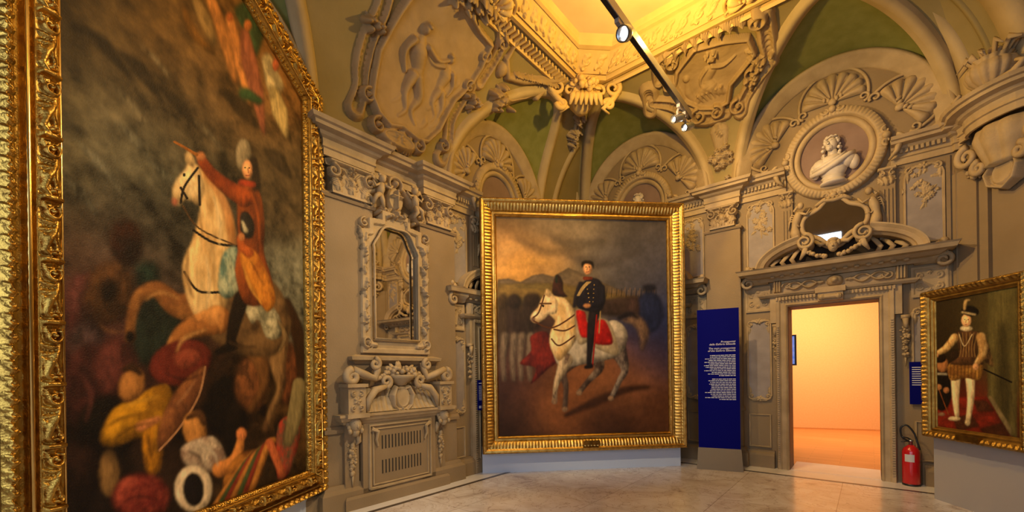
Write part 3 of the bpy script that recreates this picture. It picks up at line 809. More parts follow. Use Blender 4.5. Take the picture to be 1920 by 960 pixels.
    if not opendoor: struct('door_2' if W is WC else 'door_3', MB().box(m - hw, m + hw, -.03, .02, 0, zt).box(m - hw + .1, m - .04, -.045, 0, .3, 1.0).box(m + .04, m + hw - .1, -.045, 0, .3, 1.0).box(m - hw + .1, m - .04, -.045, 0, 1.1, zt - .15).box(m + .04, m + hw - .1, -.045, 0, 1.1, zt - .15), 'door', W.mw())
    m = m0
    # drops of fruit beside the jambs
    for s in (-1, 1):
        rg = random.Random(seed * 7 + s); mb = MB(); x = m + s * .765
        mb.box(x - .045, x + .045, -.10, 0, zf(2.28), zf(2.33)); mb.tube([(x, -.09, zf(2.28)), (x + s * .01, -.10, zf(2.15))], [.035, .02], 8)
        for k in range(5): fruit_bunch(mb, (x, -.05, zf(2.12) - .085 * k), 7, .045 - .005 * k, rg, (.014, .026), 1)
        mb.tube([(x, -.04, zf(1.75)), (x, -.03, zf(1.62))], [.014, .004], 5)
        wsolo(W, 'fruit_drop', 'carved fruit drop %s of the doorway %s' % ('left' if s < 0 else 'right', who), 'ornament', x, zf(1.6), mb, 'stucco', 'carved drops beside the doorways', True)
    # pediment
    t = wthing(W, 'overdoor_pediment', 'broken curved pediment with scrolls and carved mask ' + who, 'pediment', m, zf(2.8), 'broken pediments over the doorways'); DEPTH[t.name] = depth
    fz0, fz1 = zt + .22, zf(3.02)
    hf = HF(m - .80, m + .80, fz0, fz1, .006); zc2 = (fz0 + fz1) / 2; hh = fz1 - fz0
    hf.poly([(m - .80, fz0), (m + .80, fz0), (m + .80, fz1), (m - .80, fz1)], .05)
    for s in (-1, 1):
        n = 60; q = np.linspace(0, 1, n)
        for sg in (-1, 1): hf.cap(np.stack([m + s * (.22 + .38 * q), zc2 + sg * hh * .27 * np.sin(q * 2 * PI)], 1),   .016, .05, base=.05)
        hf.scroll(m + s * .60, zc2, hh * .33, PI, 1.1, s, .25, .05, base=.05)
        for k in (-1, 0, 1): hf.cap([(m + s * .73 + k * .035, fz0 + .02), (m + s * .73 + k * .035, fz1 - .02)], .017, .09, base=.05)
        hf.leaf(m + s * .12, zc2, 0 if s > 0 else PI, .14, .05, .05, 0, .05)
    hf.blob(m, zc2, .10, hh * .45, .10, base=.05); hf.blob(m, zc2, .06, hh * .3, .14, base=.05)
    wpart(t, 'frieze', hf.mesh(0), 'stucco', True)
    z = zf(3.02)
    prof = [(0, z), (.08, z), (.10, z + .03), (.12, z + .05), (.20, z + .06), (.26, z + .10), (.34, z + .11), (.36, z + .16), (.38, z + .18), (0, z + .19)]
    mb = MB().sweep(prof, [(m - .90, .05), (m - .90, 0), (m + .90, 0), (m + .90, .05)])
    for x in np.arange(m - .78, m + .80, .13): mb.sphere((x, -.20, z + .045), (.035, .03, .022), 8, 5)
    wpart(t, 'cornice', mb, 'stucco')
    zb = z + .19
    for s in (0, 1):
        mb = MB().ring(m, zb - .02, .98, .46, [(-.13, .0), (-.13, .22), (-.10, .25), (-.09, .29), (-.04, .31), (0, .34), (.02, .34), (.02, 0)], math.radians(3) if s == 0 else math.radians(115), math.radians(65) if s == 0 else math.radians(177), 26)
        wpart(t, 'curved_cornice', mb, 'stucco')
    for s in (-1, 1):
        mb = MB(); cx, cz = m + s * .34, zb + .30; tt = np.linspace(0, 1, 30); aa = PI / 2 - s * (-tt) * 11; aa = PI / 2 + s * tt * 11; rr = .115 * (1 - .8 * tt)
        mb.tube(np.stack([cx + rr * np.cos(aa), np.full(30, -.34), cz + rr * np.sin(aa)], 1), [.03, .02, .012], 7)
        mb.ring(cx, cz, .001, .001, [(0, .0), (0, .31), (.10, .31), (.10, 0)], n=20)
        mb.tube([(cx - s * .02, -.34, cz - .06), (cx - s * .0, -.36, cz - .16), (cx + s * .06, -.33, cz - .26)], [.03, .04, .012], 7, .4)
        wpart(t, 'volute', mb, 'stucco', True)
        mb = MB(); rg = random.Random(9)
        for k in range(14):
            q = k / 13; mb.sphere((m + s * (.34 - .26 * q) + rg.uniform(-.015, .015), -.33 - rg.uniform(0, .03), zb + .17 - .13 * math.sin(q * 1.5) + rg.uniform(-.015, .015)), rg.uniform(.022, .034), 7, 5)
        wpart(t, 'garland', mb, 'stucco', True)
        mb = MB()
        for k in range(3):
            x = m + s * (.47 + .13 * k); h = .26 - .06 * k
            mb.tube([(x, -.10, zb), (x + s * .05, -.20, zb + h * .35), (x - s * .0, -.17, zb + h * .7), (x - s * .06, -.13, zb + h)], [.03, .035, .02], 7, .35)
        wpart(t, 'curled_leaf', mb, 'stucco', True)
    fc = MB().sphere((m, -.34, zb + .17), (.062, .06, .088), 12, 10).tube([(m, -.39, zb + .19), (m, -.41, zb + .155)], [.008, .014], 6)
    for s in (-1, 1): fc.sphere((m + s * .025, -.385, zb + .20), (.014, .01, .01), 6, 4); fc.sphere((m + s * .06, -.32, zb + .22), (.03, .04, .05), 7, 5)
    fc.sphere((m, -.385, zb + .125), (.022, .012, .008), 6, 4); fc.sphere((m, -.32, zb + .26), (.07, .05, .04), 8, 6)
    wpart(t, 'mask', fc, 'stucco', True)
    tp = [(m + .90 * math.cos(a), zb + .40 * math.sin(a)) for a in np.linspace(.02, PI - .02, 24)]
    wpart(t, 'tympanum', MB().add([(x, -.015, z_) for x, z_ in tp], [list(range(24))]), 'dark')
    # cartouche mirror held by two sea figures
    zm = zf(3.80); t = wthing(W, 'cartouche_mirror', 'cartouche shaped mirror held by two sea figures ' + who, 'mirror', m, zm - .36, 'cartouche mirrors over the pediments')
    out = []
    for a in np.linspace(0, 2 * PI, 64, endpoint=False):
        k = 1 + .10 * math.cos(4 * a) + .05 * math.cos(6 * a + PI); out.append((m + .37 * k * math.cos(a), zm + .30 * k * math.sin(a)))
    gl = MB().add([(x, -.10, z_) for x, z_ in out], [list(range(64))])
    wpart(t, 'glass', rotX_about(gl, zm, -.10, math.radians(6)), 'mirror')
    P = [(x, -.11, z_) for x, z_ in out + out[:2]]
    wpart(t, 'frame', MB().tube(P, .032, 8).tube([(m + (x - m) * 1.12, -.07, zm + (z_ - zm) * 1.12) for x, _, z_ in P], .026, 8), 'stucco', True)
    for s in (-1, 1): wpart(t, 'sea_figure', mermaid(MB(), s, m + s * .40, zm + .02), 'stucco', True)
    cr = MB(); rg = random.Random(4)
    cr.tube([(m - .22, -.12, zm + .27), (m - .12, -.13, zm + .33), (m, -.14, zm + .30), (m + .12, -.13, zm + .33), (m + .22, -.12, zm + .27)], [.02, .035, .03, .035, .02], 8)
    for k in range(5): cr.sphere((m - .1 + .05 * k, -.15, zm + .34), .022, 6, 5)
    for s in (-1, 1): MB_l = MB(); wpart(t, 'lower_curl', MB_l.tube([(m + s * .05, -.12, zm - .30), (m + s * .16, -.14, zm - .33), (m + s * .24, -.12, zm - .26)], [.025, .035, .015], 7), 'stucco', True)
    wpart(t, 'crest', cr, 'stucco', True)


def rotX_about(mb, z, y, a):
    c, s = math.cos(a), math.sin(a)
    out = []
    for v in mb.v:
        v = v.copy(); dy = v[:, 1] - y; dz = v[:, 2] - z; v[:, 1] = y + dy * c - dz * s; v[:, 2] = z + dy * s + dz * c; out.append(v)
    mb.v = out; return mb


bay(WC, 4.52, 0, 1.48, 1.3, 'above the open doorway', True, True, 1)
bay(WC, 1.50, 0, 1.45, 1.27, 'behind central painting, right side', False, True, 2)
bay(WA, -2.56, -.28, 1.38, 1.2, 'behind central painting, left side', False, False, 3, .55)

# ------------------------------------------------------------------ painted canvases
F_ = 789.5; R_ = math.radians(.8)
def srgb(c): c = np.asarray(c, float) / 255; return np.where(c < .04045, c / 12.92, ((c + .055) / 1.055) ** 2.4)


class Paint:
    """oil painting computed on the canvas grid; the design is laid out with drawing coordinates foreshortened the way the sketch was taken"""
    def __init__(s, W, x0, x1, z0, z1, res, f=lambda x, y: (x, y)):
        s.f = f; nx = int((x1 - x0) / res) + 1; nz = int((z1 - z0) / res) + 1
        s.xs = np.linspace(x0, x1, nx); s.zs = np.linspace(z0, z1, nz); X, Z = np.meshgrid(s.xs, s.zs); s.X, s.Z = X, Z
        wx = W.o[0] + X * math.cos(W.a); wy = W.o[1] + X * math.sin(W.a); u = wx / wy * F_; v = (Z - 1.6) / wy * F_
        s.px = 960 + u * math.cos(R_) - v * math.sin(R_); s.py = 700 - (v * math.cos(R_) + u * math.sin(R_))
        s.I = np.zeros(X.shape + (3,)); s.nz, s.nx = nz, nx; s.seed = 1
        s.tex = fbm(nz, nx, 60, 3, 3) - .5

    def win(s, xa, xb, ya, yb):
        m = (s.px >= xa) & (s.px <= xb) & (s.py >= ya) & (s.py <= yb)
        r = np.where(m.any(1))[0]; c = np.where(m.any(0))[0]
        if not len(r) or not len(c): return None
        return slice(max(0, r[0] - 14), r[-1] + 15), slice(max(0, c[0] - 14), c[-1] + 15)

    def lay(s, w, m, c, rel=.6, k=5, lx=-.7, lz=.7, var=.22, c2=None):
        s.seed += 1; b = blur(m, k); gz, gx = np.gradient(b); sh = 1 + rel * k * 1.3 * (-(gx * lx) - (gz * lz)) * -1 * -1
        n = fbm(m.shape[0], m.shape[1], 6, s.seed, 4) - .5
        col = srgb(c)[None, None] * np.ones(m.shape + (1,))
        if c2 is not None:
            t = np.clip((n * 3 + .5), 0, 1)[..., None]; col = col * (1 - t) + srgb(c2) * t
        n3 = fbm(m.shape[0], m.shape[1], 16, s.seed + 500, 2, 1.6, .7) - .5
        col = col * (np.clip(sh + n * 2.6 * var + n3 * 2.2 * var, .12, 2.2) * (.58 + .42 * np.clip((b - .35) / .6, 0, 1)))[..., None]
        s.I[w] = s.I[w] * (1 - m[..., None]) + col * m[..., None]

    def poly(s, pts, c, soft=1, sm=True, op=1., **kw):
        P = np.array([s.f(*p) for p in pts]);
        if sm: P = spline(P, 6)
        w = s.win(P[:, 0].min() - 4, P[:, 0].max() + 4, P[:, 1].min() - 4, P[:, 1].max() + 4)
        if w is None: return
        s.lay(w, blur(inpoly(s.px[w], s.py[w], P).astype(float), soft) * op, c, **kw)

    def ell(s, x, y, rx, ry, c, a=0, **kw):
        t = np.linspace(0, 2 * PI, 14, endpoint=False)
        s.poly([(x + rx * math.cos(q) * math.cos(a) - ry * math.sin(q) * math.sin(a), y + rx * math.cos(q) * math.sin(a) + ry * math.sin(q) * math.cos(a)) for q in t], c, **kw)

    def stroke(s, pts, r, c, soft=1, op=1., sm=True, **kw):
        P = np.array([s.f(*p) for p in pts]); sc = abs(s.f(1, 0)[0] - s.f(0, 0)[0])
        if sm and len(P) > 2: P = spline(P, 5, False)
        n = len(P); r = np.full(n, float(r)) if np.isscalar(r) else np.interp(np.linspace(0, 1, n), np.linspace(0, 1, len(r)), r); r = r * sc; R = r.max()
        w = s.win(P[:, 0].min() - R - 2, P[:, 0].max() + R + 2, P[:, 1].min() - R - 2, P[:, 1].max() + R + 2)
        if w is None: return
        X, Y = s.px[w], s.py[w]; D = np.full(X.shape, 9e9)
        for i in range(n - 1):
            a, b = P[i], P[i + 1]; d = b - a; dd = d @ d + 1e-9; t = np.clip(((X - a[0]) * d[0] + (Y - a[1]) * d[1]) / dd, 0, 1)
            D = np.minimum(D, np.hypot(X - a[0] - t * d[0], Y - a[1] - t * d[1]) - (r[i] + (r[i + 1] - r[i]) * t))
        s.lay(w, blur(np.clip(.5 - D, 0, 1), soft) * op, c, **kw)

    def grad(s, stops):  # soft field of colours: (x, y, radius weight, colour)
        W_ = 0; C = 0
        for x, y, r, c in stops:
            x, y = s.f(x, y); w = np.exp(-((s.px - x) ** 2 + (s.py - y) ** 2) / (2 * r * r))[..., None] + 1e-9; C = C + w * srgb(c); W_ = W_ + w
        s.I[:] = C / W_

    def finish(s, gain=1., brush=.35):
        I = np.maximum(s.I * (1 + brush * s.tex)[..., None], 0) ** 1.18 * gain * 1.55
        return np.clip(I, .002, .9)


def flank(s, body, c, c2, **kw):
    for kind, pts, r in body:
        if kind == 'p': s.poly(pts, c, c2=c2, **kw)
        else: s.stroke(pts, r, c, c2=c2, **kw)


def frame_mesh(inner, w, pattern, ds, dt):
    """picture frame: inner polygon (x,z) counter-clockwise; mitred sides displaced by pattern(s, t)"""
    mb = MB(); P = np.array(inner, float); n = len(P)
    E = [(P[(i + 1) % n] - P[i]) / np.linalg.norm(P[(i + 1) % n] - P[i]) for i in range(n)]
    No = [np.array([e[1], -e[0]]) for e in E]  # outward
    mit = []
    for i in range(n):
        m = No[i - 1] + No[i]; m /= np.linalg.norm(m); mit.append(m / (m @ No[i]))
    for i in range(n):
        a, b = P[i], P[(i + 1) % n]; ma, mbb = mit[i], mit[(i + 1) % n]; L = np.linalg.norm(b - a)
        t = np.linspace(0, w, max(2, int(w / dt)) + 1); q = np.linspace(0, 1, max(2, int(L / ds)) + 1)
        T, Q = np.meshgrid(t, q, indexing='ij')
        Xs = (a[0] + ma[0] * T) * (1 - Q) + (b[0] + mbb[0] * T) * Q; Zs = (a[1] + ma[1] * T) * (1 - Q) + (b[1] + mbb[1] * T) * Q
        S = (Xs - a[0]) * E[i][0] + (Zs - a[1]) * E[i][1] - L / 2
        H = pattern(S, T)
        mb.grid(np.stack([Xs, -H, Zs], -1), flip=True)
        # outer edge back to the wall side
        mb.grid(np.stack([np.stack([Xs[-1], -H[-1], Zs[-1]], -1), np.stack([Xs[-1], 0 * H[-1] + .02, Zs[-1]], -1)]), flip=True)
        mb.grid(np.stack([np.stack([Xs[0], -H[0], Zs[0]], -1), np.stack([Xs[0], 0 * H[0] + .02, Zs[0]], -1)]))
    return mb


def tile(hf):
    H = hf.H
    def f(s, t):  # s periodic, t across 0..1
        per = hf.x[-1] - hf.x[0]; u = np.mod(s, per) / per * (H.shape[1] - 1); v = np.clip(t, 0, 1) * (H.shape[0] - 1)
        i = np.clip(u.astype(int), 0, H.shape[1] - 2); j = np.clip(v.astype(int), 0, H.shape[0] - 2); fu = u - i; fv = v - j
        return (H[j, i] * (1 - fu) + H[j, i + 1] * fu) * (1 - fv) + (H[j + 1, i] * (1 - fu) + H[j + 1, i + 1] * fu) * fv
    return f


def canvas_mesh(P, y, outline=None):
    V = np.stack([P.X, np.full_like(P.X, y), P.Z], -1); mask = None
    if outline is not None:
        m = inpoly(P.X, P.Z, outline); mask = m[:-1, :-1] & m[1:, :-1] & m[:-1, 1:] & m[1:, 1:]
    return V, mask


def add_canvas(th, P, col, y, outline=None, W=None):
    V, mask = canvas_mesh(P, y, outline); mb = MB(); ny, nx = V.shape[:2]
    I = np.arange(ny * nx).reshape(ny, nx); q = np.stack([I[:-1, :-1], I[:-1, 1:], I[1:, 1:], I[1:, :-1]], -1)
    q = q[mask] if mask is not None else q.reshape(-1, 4); used = np.unique(q); rm = -np.ones(ny * nx, int); rm[used] = np.arange(len(used))
    mb.quads(V.reshape(-1, 3)[used], rm[q]); x, z = OFF[th.name]; shift(mb, -x, 0, -z)
    return mb.build('canvas', 'canvas', th, None, True, col.reshape(-1, 3)[used])


# ---- the huge picture at the left: rider on a rearing pale horse above a dark heap
WL = Wall((-2.17 - .07 * .989 - .03 * .149, 4.82 + .07 * .149 - .03 * .989), math.radians(81.4))
outL = [(-2.40, .57), (-.20, .57), (-.20, 4.62), (-1.0, 5.0), (-1.65, 5.0), (-2.40, 4.62)]
t = wthing(WL, 'framed_painting', 'enormous gilt framed painting of a rider on a rearing white horse, left wall', 'painting', -1.33, .36, None)
# motif of the running acanthus scroll
hf = HF(0, .34, 0, .1, .0025)
hf.scroll(.075, .052, .044, -2.2, 1.15, 1, .34, .040); hf.cap([(.105, .02), (.16, .03), (.22, .07), (.29, .085), (.33, .05)], [.016, .024, .012], .036)
for k, (x, a) in enumerate(((.13, 1.2), (.16, .9), (.19, .6), (.22, 1.7), (.25, 2.1))): hf.leaf(x, .03 + .008 * k, a, .075, .030, .034, .5)
for k in range(5): hf.cap([(.20 + .02 * k, .06 - .008 * k), (.24 + .018 * k, .015), (.26 + .015 * k, .0)], [.010, .003], .03)
hf.scroll(.285, .03, .026, 1, 1.1, -1, .34, .036); hf.cap([(.004, 0), (.004, .1)], .012, .046); hf.cap([(.336, 0), (.336, .1)], .012, .046)
for k in range(4): hf.cap([(.03 + .012 * k, .09 - .004 * k), (.02 + .01 * k, .1)], [.008, .003], .03)
acan = tile(hf)
hf2 = HF(0, .085, 0, .032, .0015)
hf2.blob(.02, .016, .018, .014, .014, .5); hf2.leaf(.038, .004, .9, .04, .018, .012, .4); hf2.leaf(.05, .03, -.9, .035, .016, .012, -.4); hf2.scroll(.065, .016, .012, 0, 1, 1, .35, .012)
bead = tile(hf2)
hf3 = HF(0, .16, 0, .06, .002)
for k in range(4): hf3.leaf(.02 + .04 * k, .0 if k % 2 else .06, (1 if k % 2 else -1) * 1.2, .05, .03, .022, .4)
hf3.scroll(.05, .03, .022, 0, 1.1, 1, .3, .02); hf3.scroll(.125, .03, .02, 2, 1.1, -1, .3, .02)
leafb = tile(hf3)
def patL(S, T):
    base = np.interp(T, [0, .004, .03, .034, .050, .056, .06, .10, .142, .150, .165, .172, .178, .196, .203, .222, .230, .27, .285, .29],
                     [.0, .03, .045, .075, .092, .088, .085, .10, .085, .085, .055, .060, .080, .080, .055, .045, .070, .085, .06, .05])
    h = base + np.where((T > .002) & (T < .034), bead(S, (T - .002) / .032), 0)
    h = h + np.where((T > .058) & (T < .146), acan(S, (T - .058) / .088), 0)
    h = h + np.where((T > .176) & (T < .199), .012 * np.sqrt(np.clip(1 - ((T - .1875) / .0115) ** 2, 0, 1)), 0)
    h = h + np.where((T > .228) & (T < .288), leafb(S, (T - .228) / .06), 0)
    return h
wpart(t, 'gilt_frame', frame_mesh(outL, .29, patL, .004, .0025), 'goldl', True)
fl = MB()
for o, r, c in ((.048, .006, 0), (.1875, .012, 1)):
    Pn = []
    cxm = -1.325
    base_ = [(-2.40 - o, .57 - o), (-.20 + o, .57 - o), (-.20 + o, 4.62 + o * .62), (-1.0 + o * .25, 5.0 + o), (-1.65 - o * .25, 5.0 + o), (-2.40 - o, 4.62 + o * .62)]
    fl.tube([(x, -(.094 if c == 0 else .088), z) for x, z in base_ + base_[:2]], r, 8)
wpart(t, 'burnished_bead', fl, 'golds', True)
P = Paint(WL, -2.52, -.18, .55, 5.02, .0072)
P.grad([(150, 60, 110, (58, 46, 24)), (330, 60, 90, (84, 62, 30)), (520, 90, 80, (118, 84, 44)), (150, 250, 90, (92, 84, 62)), (260, 330, 80, (80, 76, 58)), (380, 200, 70, (70, 56, 34)), (560, 330, 60, (66, 54, 34)), (560, 560, 50, (92, 90, 74)), (330, 430, 70, (58, 56, 44)), (250, 480, 70, (70, 58, 46)), (160, 470, 60, (60, 44, 34)), (200, 620, 90, (74, 44, 36)), (150, 850, 90, (24, 16, 10)), (400, 780, 90, (40, 26, 14)), (560, 760, 60, (70, 50, 24)), (480, 930, 60, (44, 32, 14))])  # greyed mid-left stops hold the varnish sheen as colour
n = fbm(P.nz, P.nx, 5, 11, 6, 1, 2.4) - .5; n2 = fbm(P.nz, P.nx, 22, 12, 4, 1, 2) - .5
P.I *= (1 + 1.9 * n + 2.0 * n2)[..., None].clip(.2, 2.4)
for k, (x, y, l, c, w_) in enumerate([(200, 90, 90, (36, 28, 16), 12), (260, 130, 80, (32, 25, 15), 14), (330, 190, 80, (36, 28, 17), 12), (240, 190, 60, (120, 108, 80), 6), (290, 110, 50, (128, 112, 80), 4), (180, 300, 90, (128, 122, 98), 7), (250, 260, 60, (112, 106, 84), 8), (150, 360, 60, (100, 96, 78), 10), (390, 250, 50, (110, 98, 72), 5), (310, 330, 60, (104, 100, 80), 8), (450, 200, 60, (40, 30, 18), 16), (520, 300, 50, (50, 40, 26), 14)]):  # pale silvery streaks are varnish sheen painted into the canvas
    P.stroke([(x - l * .5, y - l * .45), (x, y), (x + l * .5, y + l * .65)], [2, w_, 3], c, soft=2, op=.75, rel=.1, var=.7)
# warm cloud of drapery high at the right
for pts, r, c in [([(395, 0), (420, 70), (440, 150)], [9, 12, 6], (190, 130, 66)), ([(365, 0), (385, 40), (400, 80)], [8, 12, 5], (150, 120, 70)), ([(430, 40), (452, 120), (468, 190)], [9, 13, 5], (196, 134, 70)), ([(455, 20), (475, 60), (470, 110)], [16, 20, 8], (70, 92, 58)), ([(458, 60), (465, 110), (480, 170), (494, 250)], [8, 15, 13, 3], (168, 104, 70)), ([(458, 175), (485, 190)], [12, 8], (58, 84, 48)), ([(500, 110), (515, 160), (520, 150)], [10, 16, 8], (196, 176, 128)), ([(512, 170), (524, 210), (536, 255)], [9, 15, 3], (184, 160, 104)), ([(345, 15), (360, 60), (400, 100)], [5, 9, 4], (132, 92, 36))]:
    P.stroke(pts, r, c, soft=2, rel=.7, c2=tuple(int(v * .7) for v in c), k=4)
P.ell(464, 48, 7, 11, (206, 130, 70), soft=1); P.ell(516, 122, 6, 12, (190, 110, 70)); P.ell(430, 32, 6, 9, (190, 112, 60))
# dark mass of stooping figures and shields
for x, y, rx, ry, c, a in [(235, 455, 32, 46, (66, 34, 18), 0), (240, 470, 22, 30, (48, 28, 20), 0), (160, 610, 40, 90, (86, 44, 40), .1), (275, 520, 26, 32, (38, 56, 44), 0), (290, 620, 50, 70, (38, 46, 36), .2), (160, 560, 40, 50, (104, 62, 56), 0), (205, 548, 48, 60, (92, 62, 34), .2), (203, 546, 20, 24, (34, 22, 14), .2), (160, 640, 36, 40, (96, 74, 70), 0), (165, 730, 44, 90, (84, 46, 40), 0), (215, 690, 40, 60, (96, 52, 42), .1), (200, 800, 60, 60, (24, 18, 12), 0), (150, 880, 40, 60, (50, 32, 24), 0), (420, 760, 36, 60, (22, 15, 12), .2), (440, 800, 24, 60, (28, 20, 14), .2), (470, 720, 30, 50, (116, 74, 40), 0), (540, 700, 20, 60, (110, 66, 36), 0)]:
    P.ell(x, y, rx, ry, c, a, soft=3, rel=.8, k=9, c2=tuple(int(v * .6) for v in c))
# horse: dark side, pale side
Hc, Hs = (204, 172, 116), (150, 118, 70)
P.stroke([(536, 565), (556, 620), (566, 690), (556, 740)], [8, 13, 10, 4], (46, 28, 14), soft=2)
P.stroke([(474, 640), (492, 690), (492, 730), (468, 770)], [26, 13, 7, 5], (96, 66, 34), soft=2, rel=.8)
P.stroke([(512, 610), (520, 680), (526, 728), (508, 770), (498, 805)], [34, 16, 8, 6, 7], (128, 100, 62), soft=2, rel=.9, c2=(80, 58, 34))
P.poly([(420, 500), (470, 500), (515, 530), (540, 580), (540, 630), (515, 665), (470, 668), (420, 650), (385, 610)], (112, 86, 52), c2=(60, 44, 26), soft=2, rel=.9, k=9)
P.stroke([(372, 575), (330, 572), (292, 542), (258, 558), (245, 600), (243, 632)], [30, 22, 15, 12, 9, 10], (160, 112, 58), soft=1, rel=.9, c2=(110, 72, 36))
P.poly([(360, 308), (386, 322), (412, 352), (432, 395), (442, 440), (440, 500), (428, 560), (410, 612), (382, 612), (358, 580), (345, 540), (342, 495), (358, 455), (370, 415), (374, 385), (360, 352)], Hc, c2=Hs, soft=1, rel=1.1, k=8)
P.stroke([(405, 600), (352, 618), (326, 645), (314, 690), (316, 726)], [28, 18, 13, 8, 9], (178, 128, 70), soft=1, rel=1.0, c2=(130, 86, 42))
P.poly([(354, 302), (346, 318), (334, 332), (323, 352), (323, 374), (334, 386), (345, 376), (356, 376), (372, 384), (382, 354), (376, 324), (366, 308)], (206, 178, 126), c2=(170, 140, 92), soft=1, rel=1.0, k=5)
P.poly([(352, 282), (346, 300), (362, 314), (364, 300)], (196, 164, 110)); P.ell(345, 328, 2.6, 3.4, (24, 14, 8), soft=0); P.ell(327, 378, 6, 7, (176, 110, 80))
P.stroke([(385, 330), (415, 370), (432, 430), (436, 480)], [5, 9, 7], (188, 120, 58), soft=2, op=.6)
P.ell(243, 632, 9, 12, (30, 20, 14)); P.ell(318, 726, 9, 10, (44, 28, 16))
for pts in ([(370, 315), (345, 350), (338, 380)], [(338, 352), (350, 372)], [(362, 432), (400, 455), (445, 462)], [(345, 510), (370, 545), (412, 548)], [(372, 330), (374, 384)]): P.stroke(pts, 2.4, (26, 16, 10), soft=0, var=0)
P.stroke([(342, 386), (372, 428), (440, 460)], 1.6, (96, 70, 40), soft=0)
# saddle cloths, boot, coat, sash
P.poly([(416, 478), (442, 462), (452, 500), (446, 545), (424, 560), (408, 540)], (92, 112, 96), c2=(150, 150, 120), soft=1, rel=.8)
P.poly([(455, 560), (490, 560), (522, 590), (526, 630), (500, 634), (484, 600), (470, 606)], (112, 108, 84), c2=(160, 150, 118), soft=1, rel=.9)
P.stroke([(452, 560), (440, 600), (432, 640)], [15, 13, 9], (28, 18, 12)); P.stroke([(436, 648), (408, 660)], [10, 6], (22, 14, 10))
P.poly([(446, 345), (472, 342), (490, 372), (496, 430), (494, 470), (508, 520), (512, 556), (484, 574), (456, 566), (440, 510), (446, 462), (444, 410)], (134, 72, 28), c2=(88, 44, 18), soft=1, rel=1.0, k=7)
P.stroke([(458, 372), (424, 350), (396, 326), (378, 302)], [17, 14, 11, 9], (146, 72, 28), c2=(104, 46, 18), rel=.9)
P.poly([(450, 474), (476, 470), (500, 510), (516, 560), (500, 585), (474, 545), (458, 520)], (182, 122, 44), c2=(128, 76, 24), soft=1, rel=.8)
P.poly([(450, 402), (464, 398), (476, 420), (472, 446), (452, 440)], (38, 34, 30), soft=1); P.stroke([(454, 416), (460, 432)], [2, 4], (214, 200, 160))
P.stroke([(466, 474), (452, 462), (448, 446)], [10, 7, 5], (160, 86, 36)); P.ell(452, 444, 6, 7, (206, 140, 84))
P.ell(456, 292, 15, 32, (126, 112, 84), soft=1, rel=.8); P.stroke([(474, 300), (480, 350)], [8, 9], (44, 32, 22), soft=2); P.ell(463, 318, 9, 18, (208, 150, 98), rel=.8)
for x_, y_, r_ in ((459, 314, 1.3), (467, 315, 1.3)): P.ell(x_, y_, 1.6, 1.3, (50, 28, 18), soft=0)
P.stroke([(464, 316), (465, 324)], .8, (150, 94, 60), soft=0); P.stroke([(460, 329), (467, 329)], .9, (150, 60, 44), soft=0)
P.stroke([(452, 343), (474, 346)], [6, 5], (160, 66, 34)); P.ell(375, 293, 9, 8, (210, 140, 84)); P.stroke([(326, 266), (368, 290)], [2, 3], (176, 112, 44), soft=0)
# heap below: mustard cloth, tilted shields, pale cloth, crimson cushion
P.ell(338, 680, 60, 42, (92, 38, 26), -.3, soft=1, rel=.8); P.ell(350, 672, 26, 18, (130, 66, 44), -.3)
P.poly([(188, 815), (210, 770), (252, 745), (305, 720), (325, 745), (322, 790), (300, 815), (255, 822), (215, 838), (192, 834)], (176, 128, 28), c2=(120, 84, 18), soft=1, rel=1.1, k=7)
P.poly([(268, 800), (300, 795), (304, 850), (296, 886), (272, 882)], (168, 116, 24), c2=(110, 74, 16), soft=1, rel=1.0)
P.ell(246, 722, 24, 34, (150, 104, 52), .3, soft=1, rel=.9); P.stroke([(262, 800), (296, 786)], [9, 6], (196, 130, 76))
P.poly([(384, 686), (374, 740), (338, 800), (296, 846), (300, 790), (334, 726)], (138, 90, 48), c2=(96, 60, 34), soft=1, rel=.7); P.stroke([(384, 688), (372, 742), (336, 802), (298, 844)], 2, (186, 140, 96), soft=0)
P.ell(364, 806, 22, 34, (172, 122, 62), -.2, soft=1, rel=1.0); P.poly([(340, 838), (398, 818), (424, 860), (408, 884), (352, 876)], (172, 154, 126), c2=(120, 98, 78), soft=1, rel=1.1)
P.stroke([(412, 880), (440, 862), (452, 820)], [15, 11, 6], (176, 118, 58), rel=1.0); P.ell(452, 814, 10, 12, (200, 128, 72))
P.ell(204, 886, 19, 46, (120, 92, 52), soft=1); P.ell(264, 932, 54, 44, (104, 40, 30), soft=2, rel=.9, c2=(136, 66, 46)); P.ell(362, 916, 36, 44, (190, 170, 136), soft=1, rel=1.0); P.ell(362, 918, 20, 32, (26, 20, 18), soft=1)
P.poly([(418, 900), (450, 850), (500, 850), (470, 930), (430, 950)], (146, 98, 40), c2=(90, 56, 22), soft=1, rel=1.0)
for k in range(7): P.stroke([(400 + k * 12, 950 - k * 6), (450 + k * 9, 880 - k * 8), (474 + k * 8, 846 - k * 3)], [4, 7, 2], [(160, 110, 50), (70, 80, 44), (124, 52, 34)][k % 3], soft=1, rel=.8)
P.poly([(520, 800), (548, 780), (562, 810), (545, 880), (520, 896)], (146, 56, 38), c2=(84, 70, 50), soft=1, rel=.8); P.stroke([(560, 720), (552, 780), (540, 830)], [12, 14, 8], (112, 100, 66)); P.stroke([(505, 830), (528, 888)], [8, 7], (170, 96, 56))
